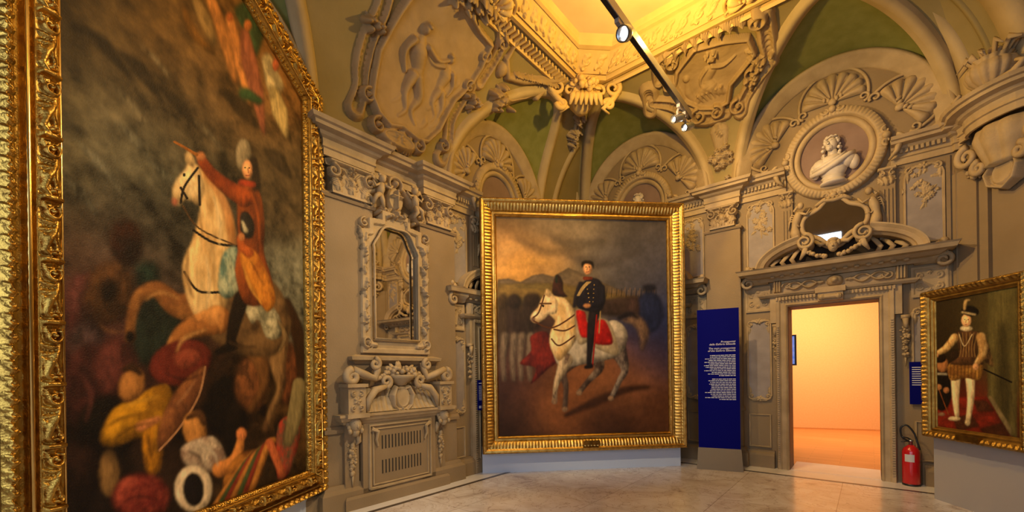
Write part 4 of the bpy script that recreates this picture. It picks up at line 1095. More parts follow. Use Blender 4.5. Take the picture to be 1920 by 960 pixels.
for pts, r, c in [([(200, 800), (225, 785), (262, 776)], 3, (104, 72, 16)), ([(212, 825), (250, 800), (300, 790)], 3, (110, 76, 16)), ([(230, 765), (262, 752), (300, 742)], 2.5, (206, 160, 60)), ([(275, 815), (282, 850), (285, 878)], 3, (108, 72, 16)), ([(290, 800), (292, 850)], 2.5, (196, 150, 50)),
                  ([(352, 846), (372, 856), (380, 876)], 3, (96, 78, 60)), ([(378, 834), (400, 850), (408, 874)], 3, (204, 188, 158)), ([(334, 900), (342, 940)], 3, (140, 118, 92)), ([(388, 890), (394, 930)], 3, (214, 198, 166)),
                  ([(352, 470), (350, 520), (362, 560)], 5, (160, 126, 78)), ([(385, 480), (392, 530), (386, 580)], 4, (224, 196, 142)), ([(400, 370), (412, 420), (410, 460)], 4, (222, 194, 140)), ([(372, 400), (380, 440)], 4, (166, 132, 84)), ([(356, 590), (372, 606)], 3, (110, 78, 44)),
                  ([(335, 560), (300, 548), (272, 562)], 4, (196, 146, 84)), ([(385, 618), (345, 634), (330, 660)], 4, (206, 158, 94)), ([(470, 360), (482, 400), (486, 450)], 3, (178, 96, 40)), ([(456, 500), (470, 540), (490, 570)], 3, (210, 156, 70)), ([(470, 490), (490, 530)], 2.5, (110, 68, 24)),
                  ([(320, 670), (345, 660), (372, 668)], 2.5, (156, 84, 56)), ([(310, 700), (345, 712), (380, 700)], 3, (56, 24, 18)), ([(330, 760), (350, 735), (366, 712)], 2, (190, 140, 94)), ([(240, 905), (268, 900), (296, 915)], 3, (158, 74, 54)), ([(232, 940), (262, 930), (300, 940)], 3, (70, 26, 22)),
                  ([(428, 640), (452, 650), (480, 650)], 4, (80, 58, 34)), ([(520, 600), (534, 630), (522, 660)], 4, (150, 124, 82)), ([(150, 700), (170, 740), (160, 790)], 5, (112, 66, 56)), ([(180, 600), (200, 620), (230, 622)], 4, (120, 84, 52)), ([(150, 590), (175, 580)], 4, (130, 90, 80))]:
    P.stroke(pts, [r * .4, r, r * .3], c, soft=1, op=.75, rel=.2)
P.stroke([(230, 694), (246, 688), (262, 700)], [4, 9, 5], (70, 46, 26), soft=1); P.stroke([(350, 784), (372, 776), (382, 794)], [4, 8, 5], (92, 62, 34), soft=1)
P.ell(168, 600, 22, 26, (30, 20, 16), soft=4, op=.6); P.stroke([(140, 820), (200, 840), (250, 870)], [10, 16, 8], (16, 11, 8), soft=4, op=.7)
add_canvas(t, P, P.finish(1.2), -.004, [(-2.52, .55), (-.18, .55), (-.18, 4.64), (-1.0, 5.02), (-1.65, 5.02), (-2.52, 4.64)])
wpart(t, 'backing', MB().prism([(-2.72, .36), (.05, .36), (.05, 4.74), (-.95, 5.22), (-1.7, 5.22), (-2.72, 4.74)], .012, .05), 'goldd')
wsolo(WL, 'picture_plinth', 'daylight-tinted white plinth under the enormous left painting', 'plinth', -1.33, 0, MB().box(-2.75, .04, .055, .22, 0, .42), 'plinth', 'plinths under the freestanding paintings')

# ---- central painting: officer on a dappled white horse
WP = Wall((-.467, 6.7), math.radians(6.0))
t = wthing(WP, 'framed_painting', 'large gilt framed painting of an officer on a white horse, centre of the room', 'painting', 1.67, .37)
q = lambda x, y: (880 + x / 1.778, 360 + y / 1.778)
gx0, gx1, gz0, gz1 = .25, 3.08, .60, 4.10
P = Paint(WP, gx0 - .02, gx1 + .02, gz0 - .02, gz1 + .02, .0082, q)
P.grad([(150, 130, 45, (104, 84, 58)), (330, 120, 50, (112, 98, 78)), (560, 130, 60, (70, 64, 62)), (170, 240, 26, (206, 152, 74)), (120, 190, 24, (176, 134, 78)), (260, 230, 26, (178, 138, 80)), (600, 260, 50, (62, 62, 74)), (480, 270, 40, (92, 86, 82)), (620, 450, 40, (44, 52, 84)), (600, 560, 30, (74, 56, 60)), (150, 340, 26, (126, 98, 46)), (380, 330, 30, (108, 92, 60)), (200, 460, 40, (64, 44, 34)), (150, 620, 40, (72, 46, 36)), (480, 620, 40, (120, 78, 44)), (300, 700, 40, (124, 78, 40)), (600, 720, 40, (96, 60, 34)), (150, 780, 40, (58, 38, 24)), (480, 790, 50, (56, 36, 24)), (560, 640, 20, (128, 84, 52))])
n = fbm(P.nz, P.nx, 4, 21, 6, 1, 2) - .5; n2 = fbm(P.nz, P.nx, 20, 22, 3) - .5
P.I *= (1 + .9 * n + .35 * n2)[..., None].clip(.3, 2)
for pts, r, c in [([(150, 150), (260, 200), (380, 190)], [8, 14, 6], (92, 78, 60)), ([(260, 140), (330, 175), (460, 160)], [6, 18, 8], (84, 74, 62)), ([(100, 250), (200, 230), (280, 240)], [4, 9, 3], (222, 170, 88)), ([(320, 210), (430, 240), (560, 200)], [6, 16, 8], (78, 70, 66)), ([(110, 200), (180, 180)], [6, 3], (196, 160, 104))]: P.stroke(pts, r, c, soft=5, op=.6, rel=.1)
P.poly([(95, 292), (130, 288), (170, 300), (210, 278), (245, 272), (280, 282), (330, 252), (380, 275), (440, 300), (520, 335), (520, 370), (95, 370)], (112, 94, 70), c2=(92, 78, 58), soft=1, rel=.2, sm=False)
P.poly([(95, 305), (300, 302), (420, 330), (560, 350), (560, 380), (95, 380)], (124, 100, 52), c2=(98, 82, 44), soft=2, rel=.1, sm=False)
for k in range(34):
    x = 440 + k * 5.5; P.stroke([(x, 345 + (k * 7) % 9), (x + 2, 318 + (k * 5) % 14)], .8, (150, 120, 80) if k % 3 else (70, 56, 44), soft=0, var=0)
P.poly([(440, 360), (600, 350), (600, 410), (440, 410)], (60, 46, 38), soft=3)
for x, y, rx, ry, c in [(115, 440, 22, 100, (62, 48, 32)), (150, 430, 26, 90, (58, 44, 34)), (195, 420, 24, 80, (52, 40, 30)), (225, 400, 20, 60, (60, 44, 32)), (150, 365, 26, 24, (46, 34, 24)), (210, 360, 24, 24, (54, 40, 26)), (110, 368, 18, 26, (70, 54, 30)), (600, 400, 46, 70, (36, 42, 66)), (600, 320, 24, 14, (34, 34, 44)), (545, 390, 24, 40, (66, 50, 44))]: P.ell(x, y, rx, ry, c, soft=3, rel=.6, k=6)
for x in (118, 150, 175, 205): P.stroke([(x, 480), (x - 6, 560), (x - 2, 625)], [13, 10, 7], (124, 106, 84), soft=2, rel=.8, op=.85)
P.poly([(205, 480), (262, 470), (290, 560), (262, 590), (205, 640), (222, 588), (168, 572), (205, 530)], (120, 40, 26), c2=(78, 28, 20), soft=1, rel=.9)
P.stroke([(320, 745), (420, 700), (520, 660), (600, 650)], [6, 14, 12, 6], (62, 38, 22), soft=3, rel=.1)
P.stroke([(516, 425), (556, 430), (580, 470), (574, 525)], [8, 20, 20, 6], (116, 92, 70), soft=3, c2=(70, 56, 52), rel=.6)
P.stroke([(500, 420), (535, 405), (560, 420)], [8, 8, 4], (40, 34, 38), soft=2)
# legs, body, neck, head
P.stroke([(425, 555), (432, 590), (398, 628), (366, 668)], [26, 14, 9, 8], (74, 58, 46), soft=1, c2=(120, 104, 84), rel=.9)
P.stroke([(492, 520), (518, 588), (500, 630), (474, 686)], [32, 13, 9, 8], (70, 58, 54), soft=1, c2=(128, 114, 96), rel=.9)
P.stroke([(345, 560), (312, 600), (322, 650), (318, 722)], [26, 14, 9, 8], (96, 78, 62), c2=(60, 46, 38), rel=.9); 
P.poly([(280, 480), (300, 446), (360, 436), (430, 446), (476, 428), (508, 440), (527, 472), (520, 515), (492, 548), (450, 562), (400, 572), (350, 580), (308, 585), (284, 552)], (176, 162, 136), c2=(124, 112, 96), soft=1, rel=1.1, k=8)
P.stroke([(322, 560), (300, 612), (288, 650), (284, 698)], [24, 13, 8, 8], (178, 156, 120), c2=(96, 78, 60), rel=.9)
P.poly([(270, 342), (312, 350), (342, 384), (356, 424), (362, 474), (342, 516), (304, 562), (284, 548), (268, 505), (272, 462), (286, 430), (264, 400)], (216, 188, 136), c2=(176, 144, 92), soft=1, rel=1.1, k=7)
P.poly([(262, 332), (240, 358), (228, 385), (206, 410), (207, 430), (224, 437), (246, 426), (264, 410), (290, 402), (294, 366), (278, 344)], (214, 188, 142), c2=(180, 150, 104), soft=1, rel=.9, k=4)
P.poly([(258, 322), (252, 342), (270, 350), (272, 336)], (190, 160, 110)); P.ell(246, 380, 4, 4, (30, 20, 14), soft=0); P.ell(212, 424, 7, 8, (150, 112, 88))
for pts in ([(250, 345), (232, 400), (214, 418)], [(236, 372), (272, 372)], [(282, 458), (320, 462), (360, 440)], [(274, 490), (300, 512), (350, 480)], [(215, 430), (280, 452), (380, 388)]): P.stroke(pts, 2.6, (104, 62, 28), soft=0, var=0)
for x, y in ((284, 698), (318, 724), (366, 670), (472, 688)): P.ell(x, y, 10, 9, (150, 120, 88), rel=.6)
P.poly([(354, 396), (388, 398), (396, 432), (440, 420), (470, 440), (494, 510), (488, 544), (424, 522), (398, 500), (372, 510), (358, 490)], (150, 134, 104), soft=1); P.poly([(356, 396), (386, 400), (396, 436), (440, 424), (462, 444), (478, 505), (424, 508), (398, 488), (372, 482), (360, 440)], (178, 34, 22), c2=(128, 22, 16), soft=1, rel=.8)
P.stroke([(418, 396), (408, 450), (402, 520), (398, 572)], [19, 16, 11, 8], (34, 26, 26), rel=.5); P.stroke([(424, 410), (420, 470), (410, 585)], [2, 3, 2], (170, 36, 24), soft=0); P.stroke([(404, 580), (388, 584)], [9, 6], (24, 18, 16))
P.stroke([(438, 380), (432, 470)], 2, (178, 150, 96), soft=0)
P.poly([(384, 296), (412, 286), (440, 300), (448, 345), (446, 386), (428, 400), (386, 396), (360, 384), (354, 362), (364, 325)], (36, 32, 40), c2=(24, 22, 30), soft=1, rel=.7)
P.stroke([(440, 320), (440, 368), (404, 380)], [13, 12, 8], (30, 28, 36), rel=.7); P.stroke([(372, 308), (358, 345), (350, 380)], [10, 9, 6], (40, 34, 40), rel=.6)
P.ell(392, 379, 12, 7, (196, 140, 88)); P.ell(394, 254, 15, 22, (202, 148, 100), rel=.8); P.ell(389, 250, 2.2, 1.6, (44, 26, 18), soft=0); P.ell(400, 250, 2.2, 1.6, (44, 26, 18), soft=0); P.stroke([(393, 252), (392, 261)], 1.2, (160, 106, 70), soft=0); P.stroke([(389, 267), (398, 266)], 1.2, (150, 74, 54), soft=0); P.poly([(376, 252), (374, 234), (392, 228), (412, 234), (414, 258), (406, 244), (386, 240)], (34, 24, 18)); P.stroke([(384, 288), (406, 288)], [6, 5], (130, 60, 34), soft=0)
for k in range(4): P.stroke([(404 - 4 * k, 300), (384 - 3 * k, 318), (366 - 2 * k, 345)], 1.6, (196, 166, 108), soft=0)
for k in range(5): P.ell(392 + 2 * k, 310 + 14 * k, 2, 2, (206, 170, 90), soft=0); P.ell(416 - k, 310 + 14 * k, 2, 2, (190, 156, 84), soft=0)
P.poly([(276, 318), (286, 282), (298, 276), (312, 300), (314, 330), (326, 350), (282, 346)], (70, 40, 28), c2=(40, 26, 20)); P.stroke([(290, 280), (290, 300)], [2, 4], (40, 60, 44))
add_canvas(t, P, P.finish(1.2), -.004)
def patC(S, T):
    b = np.interp(T, [0, .004, .03, .034, .07, .09, .19, .21, .235, .26, .27], [0, .02, .05, .03, .03, .05, .095, .13, .135, .12, .06])
    lobes = .020 * np.abs(np.sin(S * PI / .052)) ** .5 * np.where((T > .075) & (T < .20), np.sin((T - .075) / .125 * PI) ** .5, 0)
    lobes += .010 * np.abs(np.sin(S * PI / .018 + T * 60)) * np.where((T > .036) & (T < .07), 1, 0)
    lobes += .010 * np.where((T > .238) & (T < .262), np.abs(np.sin(S * PI / .028)), 0)
    return b + lobes
inner = [(gx0, gz0), (gx1, gz0), (gx1, gz1), (gx0, gz1)]
wpart(t, 'gilt_frame', frame_mesh(inner, .27, patC, .007, .005), 'gold', True)
wpart(t, 'burnished_bead', MB().tube([(x, -.052, z) for x, z in ((gx0 - .03, gz0 - .03), (gx1 + .03, gz0 - .03), (gx1 + .03, gz1 + .03), (gx0 - .03, gz1 + .03), (gx0 - .03, gz0 - .03), (gx1, gz0 - .03))], .010, 8), 'golds', True)
wpart(t, 'name_plaque', MB().box(1.60, 1.86, -.15, -.08, .44, .50), 'goldd')
wpart(t, 'backing', MB().box(gx0 - .26, gx1 + .26, .012, .06, gz0 - .26, gz1 + .26), 'goldd')
wsolo(WP, 'picture_plinth', 'daylight-tinted white plinth under the large central painting', 'plinth', 1.67, 0, MB().box(-.02, 3.32, .065, .30, 0, .40), 'plinth', 'plinths under the freestanding paintings')

# ---- small painting at the right: standing figure in pale costume
WR = Wall((5.075, 5.14), math.atan2(-1.05, -.11))
t = wthing(WR, 'framed_painting', 'smaller old gold framed portrait of a standing figure in pale costume, right', 'painting', .57, .75)
q = lambda x, y: (1700 + x / 2.4, 500 + y / 2.4)
sx0, sx1, sz0, sz1 = .135, 1.03, .90, 2.38
P = Paint(WR, sx0 - .02, sx1 + .02, sz0 - .02, sz1 + .02, .0048, q)
P.grad([(200, 300, 60, (46, 36, 20)), (330, 200, 40, (54, 44, 24)), (430, 250, 40, (104, 92, 50)), (440, 420, 40, (66, 58, 30)), (470, 500, 30, (96, 88, 50)), (200, 520, 50, (34, 24, 14)), (200, 660, 40, (96, 38, 22)), (350, 640, 40, (124, 48, 28)), (420, 740, 40, (70, 36, 18)), (250, 760, 40, (60, 34, 16))])
P.poly([(366, 100), (500, 60), (500, 780), (470, 760), (366, 590)], (100, 90, 50), c2=(84, 76, 42), soft=2, rel=.1, sm=False)
P.poly([(415, 290), (450, 280), (470, 560), (460, 700), (415, 640)], (62, 54, 30), soft=6, rel=.1, op=.8)
P.poly([(100, 585), (366, 585), (470, 760), (470, 840), (100, 800)], (128, 44, 26), c2=(92, 34, 20), soft=1, rel=.1, sm=False)
P.poly([(366, 585), (384, 582), (480, 735), (470, 765)], (128, 112, 74), soft=1, sm=False)
for p_ in ([(300, 600), (360, 600), (400, 650), (320, 655)], [(210, 680), (290, 660), (330, 720), (230, 740)], [(330, 730), (430, 700), (470, 760), (400, 800)]): P.poly(p_, (70, 40, 22), soft=2, sm=False, rel=.1)
P.ell(160, 560, 46, 90, (24, 18, 14), soft=2, rel=.6); P.ell(162, 440, 26, 36, (150, 104, 62), soft=1, rel=.8); P.ell(150, 412, 30, 22, (34, 22, 14), soft=1)
P.stroke([(135, 482), (180, 484)], 5, (170, 160, 130)); P.stroke([(116, 448), (150, 560), (190, 665)], 2.5, (150, 88, 44), soft=0); P.ell(144, 542, 16, 14, (172, 124, 78)); P.ell(180, 556, 14, 14, (168, 118, 74)); P.ell(158, 664, 16, 8, (150, 120, 90))
P.stroke([(350, 462), (474, 520)], 3.5, (30, 22, 14), soft=0)
P.stroke([(222, 505), (222, 600), (228, 668)], [22, 15, 10], (206, 184, 138), rel=.9); P.stroke([(288, 505), (290, 600), (278, 690)], [22, 15, 10], (214, 190, 142), rel=.9)
P.ell(216, 684, 28, 10, (208, 186, 140)); P.ell(276, 700, 12, 16, (206, 184, 136))
P.poly([(360, 330), (380, 380), (392, 450), (350, 420), (340, 360)], (56, 40, 26), c2=(110, 86, 50)); P.ell(215, 400, 24, 24, (50, 36, 24), soft=2)
P.poly([(190, 440), (250, 425), (336, 430), (338, 495), (320, 512), (265, 502), (212, 514), (190, 495)], (172, 130, 62), c2=(110, 76, 34), soft=1, rel=.9)
for k in range(9): P.stroke([(200 + 16 * k, 440), (198 + 16 * k, 500)], 2.2, (104, 70, 32), soft=0, op=.7)
P.poly([(224, 296), (262, 288), (310, 290), (336, 305), (326, 370), (318, 410), (344, 440), (200, 440), (236, 404), (232, 350)], (92, 64, 38), c2=(60, 42, 26), soft=1, rel=.8)
for k in range(6): P.stroke([(236 + 17 * k, 298), (246 + 12 * k, 360), (240 + 14 * k, 405)], 2, (166, 132, 78), soft=0, op=.8)
P.stroke([(218, 320), (178, 368), (134, 392)], [19, 16, 9], (202, 170, 112), c2=(150, 116, 66), rel=.9); P.ell(132, 398, 14, 12, (208, 160, 108))
P.stroke([(336, 318), (346, 385), (316, 438)], [22, 20, 11], (204, 174, 116), c2=(150, 118, 70), rel=.9); P.ell(312, 450, 13, 16, (208, 158, 106))
P.stroke([(238, 305), (262, 358), (296, 305)], 2.4, (206, 184, 136), soft=0)
P.ell(270, 278, 28, 12, (208, 190, 148)); P.ell(270, 242, 22, 30, (214, 170, 120), rel=.7); P.ell(263, 238, 3, 1.8, (50, 32, 20), soft=0); P.ell(279, 238, 3, 1.8, (50, 32, 20), soft=0); P.stroke([(270, 240), (268, 252)], 1.4, (176, 126, 84), soft=0); P.stroke([(264, 260), (274, 260)], 1.3, (160, 84, 62), soft=0); P.ell(288, 200, 40, 24, (20, 16, 14), .15); P.stroke([(252, 205), (310, 216)], 4, (196, 174, 126)); P.stroke([(262, 190), (268, 155), (284, 150)], [6, 7, 3], (190, 160, 104))
add_canvas(t, P, P.finish(1.2), -.004)
hfR = HF(0, .22, 0, .10, .003)
for k in range(4): hfR.leaf(.03 + .05 * k, .02, 1.1, .07, .035, .02, .5); hfR.scroll(.055 + .055 * k, .07, .018, k, 1, 1, .3, .016)
rt = tile(hfR)
def patR(S, T):
    b = np.interp(T, [0, .004, .02, .03, .055, .06, .11, .13, .14], [0, .02, .025, .045, .035, .055, .085, .07, .03])
    return b + np.where(T > .06, rt(S, (T - .06) / .075) * .9, 0)
wpart(t, 'old_gold_frame', frame_mesh([(sx0, sz0), (sx1, sz0), (sx1, sz1), (sx0, sz1)], .14, patR, .005, .004), 'goldm', True)
wpart(t, 'name_plaque', MB().box(.46, .72, -.10, -.05, .79, .85), 'goldd')
wpart(t, 'backing', MB().box(sx0 - .13, sx1 + .13, .012, .05, sz0 - .13, sz1 + .13), 'goldd')
wsolo(WR, 'picture_plinth', 'tall warm grey plinth panel under the smaller right portrait', 'plinth', .6, 0, MB().box(.0, 1.4, .055, .20, 0, .80), 'plinthg', None)
setp(MB().box(.03, 1.4, .06, .18, .802, 2.2).build('support_panel', 'plinthg', None, WR.mw()), 'grey support panel behind the smaller right portrait', 'panel')

# ------------------------------------------------------------------ tall mirror over a carved radiator case, on the left wall
mx = -4.72
t = wthing(WA, 'overmantel_mirror', 'tall arched wall mirror in a carved stucco frame with putti crest', 'mirror', mx, 1.80)
def arch(w, z0, z1, rise, n=24, d=0.):
    pts = [(mx - w, z0), (mx + w, z0), (mx + w, z1)]
    for a in np.linspace(0, PI, n)[1:-1]:
        k = 1 + .05 * math.cos(6 * a); pts.append((mx + w * k * math.cos(a), z1 + rise * k * math.sin(a)))
    return pts + [(mx - w, z1)]
gl = arch(.34, 2.06, 3.20, .34)
wpart(t, 'glass', MB().add([(x, -.09 + .063 * (x - mx), z) for x, z in gl], [list(range(len(gl)))]), 'mirror')
hf = HF(mx - .56, mx + .56, 1.86, 4.26, .007)
hf.poly([(mx - .52, 1.88), (mx + .52, 1.88), (mx + .50, 3.42), (mx + .40, 3.44), (mx + .40, 3.58), (mx + .22, 3.60), (mx + .22, 3.72), (mx - .22, 3.72), (mx - .22, 3.60), (mx - .40, 3.58), (mx - .40, 3.44), (mx - .50, 3.42)], .07)
hf.poly([(mx - .47, 1.94), (mx + .47, 1.94), (mx + .44, 3.36), (mx + .34, 3.38), (mx + .34, 3.52), (mx + .17, 3.54), (mx + .17, 3.66), (mx - .17, 3.66), (mx - .17, 3.54), (mx - .34, 3.52), (mx - .34, 3.38), (mx - .44, 3.36)], .035, 'sub')
rg = random.Random(2)
for s in (-1, 1):
    for k in range(9):
        z = 2.15 + .14 * k
        hf.leaf(mx + s * .46, z, PI / 2 + s * .3 * (-1) ** k, .14, .06, .06, .2 * (-1) ** k, .05)
        if k % 3 == 1:
            for _ in range(6): hf.blob(mx + s * .46 + rg.uniform(-.03, .03), z + rg.uniform(-.05, .05), .02, .02, .06, base=.06)
    hf.scroll(mx + s * .47, 3.50, .06, PI / 2, 1.3, -s, .3, .06, base=.03); hf.leaf(mx + s * .50, 3.30, PI / 2, .16, .06, .05, -s * .3, .05)
    hf.leaf(mx + s * .30, 1.98, 0 if s > 0 else PI, .2, .08, .05, s * .3, .05); hf.scroll(mx + s * .45, 2.02, .07, -PI / 2, 1.2, s, .3, .06, base=.05)
    # scrolled crest beside the shield
    hf.scroll(mx + s * .40, 3.78, .09, PI / 2, 1.3, s, .28, .07); hf.cap([(mx + s * .50, 3.72), (mx + s * .42, 3.90), (mx + s * .25, 3.98), (mx + s * .12, 4.10)], [.03, .045, .03], .07)
    hf.leaf(mx + s * .48, 3.86, PI / 2 - s * .5, .2, .08, .06, s * .4)
hf.blob(mx, 3.92, .13, .17, .10); hf.blob(mx, 3.92, .095, .13, .03, mode='sub'); hf.cap([(mx, 3.80), (mx, 4.03)], .012, .03, base=.10); hf.cap([(mx - .07, 3.95), (mx + .07, 3.95)], .012, .03, base=.10)
hf.cap([(mx + .10 * math.cos(a), 4.12 + .09 * math.sin(a)) for a in np.linspace(-.5, PI + .5, 12)], .03, .08); hf.blob(mx, 4.13, .05, .05, .11)
for k in range(24): hf.leaf(mx + rg.uniform(-.18, .18), 3.66 + rg.uniform(0, .1), rg.uniform(0, 6.3), .09, .05, .07, .3)
for k in range(12): hf.blob(mx + rg.gauss(0, .09), 3.70 + rg.gauss(0, .03), .03, .03, .12)
X_, Z_ = np.meshgrid(hf.x, hf.z); hole = inpoly(X_, Z_, arch(.35, 2.05, 3.20, .35)); hf.H[hole] = 0
hf.H = np.where(hf.H > .001, hf.H + .085, 0)
wpart(t, 'carved_frame', hf.mesh(0), 'stucco', True)
Pg = [(x, -.155, z) for x, z in gl + gl[:2]]
wpart(t, 'inner_moulding', MB().tube(Pg, .018, 6), 'stucco', True)
for s in (-1, 1):
    mb = MB(); x = mx + s * .25
    mb.sphere((x, -.14, 4.09), (.048, .05, .055), 10, 8)
    for k in range(5): mb.sphere((x + .02 * (k - 2), -.14, 4.135), .02, 6, 4)
    mb.tube([(x, -.12, 4.05), (x + s * .015, -.13, 3.96), (x + s * .03, -.12, 3.88)], [.03, .05, .042], 10)
    mb.tube([(x + s * .03, -.13, 3.89), (x + s * .10, -.16, 3.84), (x + s * .13, -.13, 3.74)], [.035, .03, .016], 8); mb.tube([(x + s * .02, -.13, 3.88), (x + s * .02, -.17, 3.80), (x - s * .02, -.14, 3.72)], [.035, .03, .016], 8)
    mb.tube([(x + s * .03, -.13, 4.02), (x + s * .10, -.15, 3.97), (x + s * .13, -.14, 4.03)], [.018, .014], 6); mb.tube([(x - s * .03, -.14, 4.02), (x - s * .10, -.17, 3.99), (x - s * .14, -.15, 4.04)], [.018, .014], 6)
    mb.tube([(x + s * .04, -.10, 4.04), (x + s * .12, -.09, 4.12), (x + s * .17, -.08, 4.06)], [.02, .035, .008], 6, .5)
    shift(mb, 0, -.08, 0); wpart(t, 'putto', mb, 'stucco', True)
wpart(t, 'ledge', MB().sweep([(0, 1.74), (.12, 1.74), (.15, 1.77), (.20, 1.79), (.21, 1.83), (.10, 1.86), (.08, 1.90), (0, 1.90)], [(mx - .48, .02), (mx - .48, 0), (mx + .48, 0), (mx + .48, .02)]), 'stucco')

t = wthing(WA, 'radiator_case', 'carved stucco radiator case like a chimneypiece below the tall mirror', 'radiator cover', mx, 0)
wpart(t, 'body', MB().box(mx - .56, mx + .56, -.20, .0, 0, 1.04).sweep([(0, 0), (.23, 0), (.23, .13), (.21, .16), (0, .16)], [(mx - .57, 0), (mx - .57, -.001), (mx + .57, -.001), (mx + .57, 0)]), 'wall')
fr = MB()
for w, z0, z1, r in ((.47, .20, .98, .02), (.42, .24, .93, .012)):
    fr.tube([(mx - w, -.205, z0), (mx + w, -.205, z0), (mx + w, -.205, z1), (mx - w, -.205, z1), (mx - w, -.205, z0), (mx - w + .1, -.205, z0)], r, 6)
for s in (-1, 1): fr.tube([(mx + s * .45, -.22, .94), (mx + s * .37, -.24, .90), (mx + s * .39, -.23, .80), (mx + s * .36, -.22, .72)], [.03, .02, .012], 6)
wpart(t, 'panel_moulding', fr, 'stucco')
for z0, z1 in ((.36, .53), (.67, .84)):
    g = MB()
    for k in range(13): g.box(mx - .30 + k * .049, mx - .30 + k * .049 + .016, -.204, -.18, z0, z1)
    wpart(t, 'vent_slots', g, 'grille')
wpart(t, 'shelf', MB().sweep([(0, 1.02), (.21, 1.02), (.22, 1.05), (.25, 1.06), (.27, 1.10), (.29, 1.11), (.29, 1.14), (0, 1.15)], [(mx - .60, 0), (mx - .60, -.001), (mx + .60, -.001), (mx + .60, 0)]), 'stucco')
# fluted bowed zone with central shield
U, V_ = np.meshgrid(np.linspace(-.58, .58, 200), np.linspace(0, 1, 14))
G = np.stack([mx + U * (1 - .12 * V_), -(.26 - .14 * V_ ** .7 + .018 * np.abs(np.sin(U * 42)) * (np.abs(U) > .14)), 1.15 + .30 * V_], -1)
wpart(t, 'fluted_zone', MB().grid(G), 'stucco', True)
sh = HF(mx - .2, mx + .2, 1.08, 1.50, .006); sh.blob(mx, 1.30, .12, .16, .08); sh.blob(mx, 1.31, .085, .12, .03, mode='sub')
for s in (-1, 1): sh.cap([(mx + s * .04, 1.12), (mx + s * .13, 1.2), (mx + s * .15, 1.34), (mx + s * .10, 1.44), (mx + s * .05, 1.42)], [.02, .032, .02], .09)
sh.leaf(mx, 1.10, PI / 2, .1, .06, .1)
wpart(t, 'shield', sh.mesh(.20), 'stucco', True)
for s in (-1, 1):
    b = MB(); x = mx + s * .68
    b.box(x - .11, x + .11, -.30, 0, 1.14, 1.46); b.box(x - .13, x + .13, -.33, 0, 1.46, 1.50); b.box(x - .14, x + .14, -.34, 0, 1.10, 1.15)
    wpart(t, 'end_block', b, 'stucco')
    hb = HF(x - .1, x + .1, 1.16, 1.45, .006); hb.flower(x, 1.30, .05, .03)
    for e in (-1, 1):
        for f in (-1, 1): hb.scroll(x + e * .045, 1.30 + f * .08, .035, f * PI / 2, 1.1, -e * f, .3, .025)
    wpart(t, 'rosette', hb.mesh(.30), 'stucco', True)
    b = MB(); tt = np.linspace(0, 1, 24); aa = PI / 2 - s * tt * 9; rr = .085 * (1 - .75 * tt)
    b.tube(np.stack([x + s * .04 + rr * np.cos(aa), np.full(24, -.26), 1.585 + rr * np.sin(aa)], 1), [.05, .03], 8)
    b.tube([(x + s * .02, -.26, 1.67), (mx + s * .52, -.24, 1.60), (mx + s * .40, -.22, 1.56), (mx + s * .36, -.22, 1.66), (mx + s * .36, -.20, 1.76)], [.045, .05, .05, .045, .05], 8)
    aa = PI / 2 + s * tt * 8; b.tube(np.stack([mx + s * .40 + .07 * (1 - .75 * tt) * np.cos(aa), np.full(24, -.24), 1.74 + .07 * (1 - .75 * tt) * np.sin(aa)], 1), [.035, .02], 7)
    aa = -PI / 2 - s * tt * 8; b.tube(np.stack([mx + s * .26 + .075 * (1 - .75 * tt) * np.cos(aa), np.full(24, -.26), 1.52 + .075 * (1 - .75 * tt) * np.sin(aa)], 1), [.035, .02], 7)
    b.tube([(mx + s * .26, -.26, 1.46), (mx + s * .42, -.27, 1.42), (mx + s * .52, -.28, 1.30), (mx + s * .54, -.29, 1.17)], [.03, .05, .045, .02], 7)
    wpart(t, 'side_scroll', b, 'stucco', True)
    b = MB(); rg = random.Random(3)
    b.box(x - .09, x + .09, -.16, 0, 0, 1.12); wpart(t, 'bracket_pier', b, 'wall')
    b = MB(); b.sphere((x, -.24, 1.02), (.075, .08, .10), 12, 9); b.sphere((x, -.31, 1.0), (.02, .02, .03), 6, 5); b.sphere((x, -.24, .93), (.05, .06, .06), 8, 6)
    for e in (-1, 1):
        b.sphere((x + e * .03, -.30, 1.04), (.014, .012, .012), 6, 4)
        for k in range(4): b.sphere((x + e * .075, -.20 - .02 * k, 1.06 - .04 * k), (.03, .03, .035), 6, 5)
    b.tube([(x - s * .06, -.20, .92), (x - s * .09, -.17, .80), (x - s * .05, -.16, .76)], [.04, .03, .015], 6)
    wpart(t, 'grotesque_head', b, 'stucco', True)
    b = MB()
    for k in range(5): fruit_bunch(b, (x, -.16, .74 - .08 * k), 8, .055 - .007 * k, rg, (.016, .03), 1)
    b.tube([(x, -.17, .40), (x, -.17, .26)], [.018, .004], 6)
    wpart(t, 'fruit_drop', b, 'stucco', True)
b = MB(); rg = random.Random(8)
b.lathe([(0, 1.46), (.07, 1.46), (.10, 1.50), (.17, 1.55), (.20, 1.59), (.19, 1.60), (0, 1.60)], (mx, -.18, 0), 20)
wpart(t, 'basket', b, 'stucco', True)
b = MB(); fruit_bunch(b, (mx, -.20, 1.63), 46, .19, rg, (.022, .042), .38)
for s in (-1, 1):
    for k in range(7): b.sphere((mx + s * (.18 + .03 * k), -.22, 1.66 - .02 * k + rg.uniform(-.02, .02)), rg.uniform(.02, .035), 7, 5)
wpart(t, 'fruit', b, 'stucco', True)
wpart(t, 'back_slab', MB().box(mx - .40, mx + .40, -.10, 0, 1.44, 1.75), 'wall')

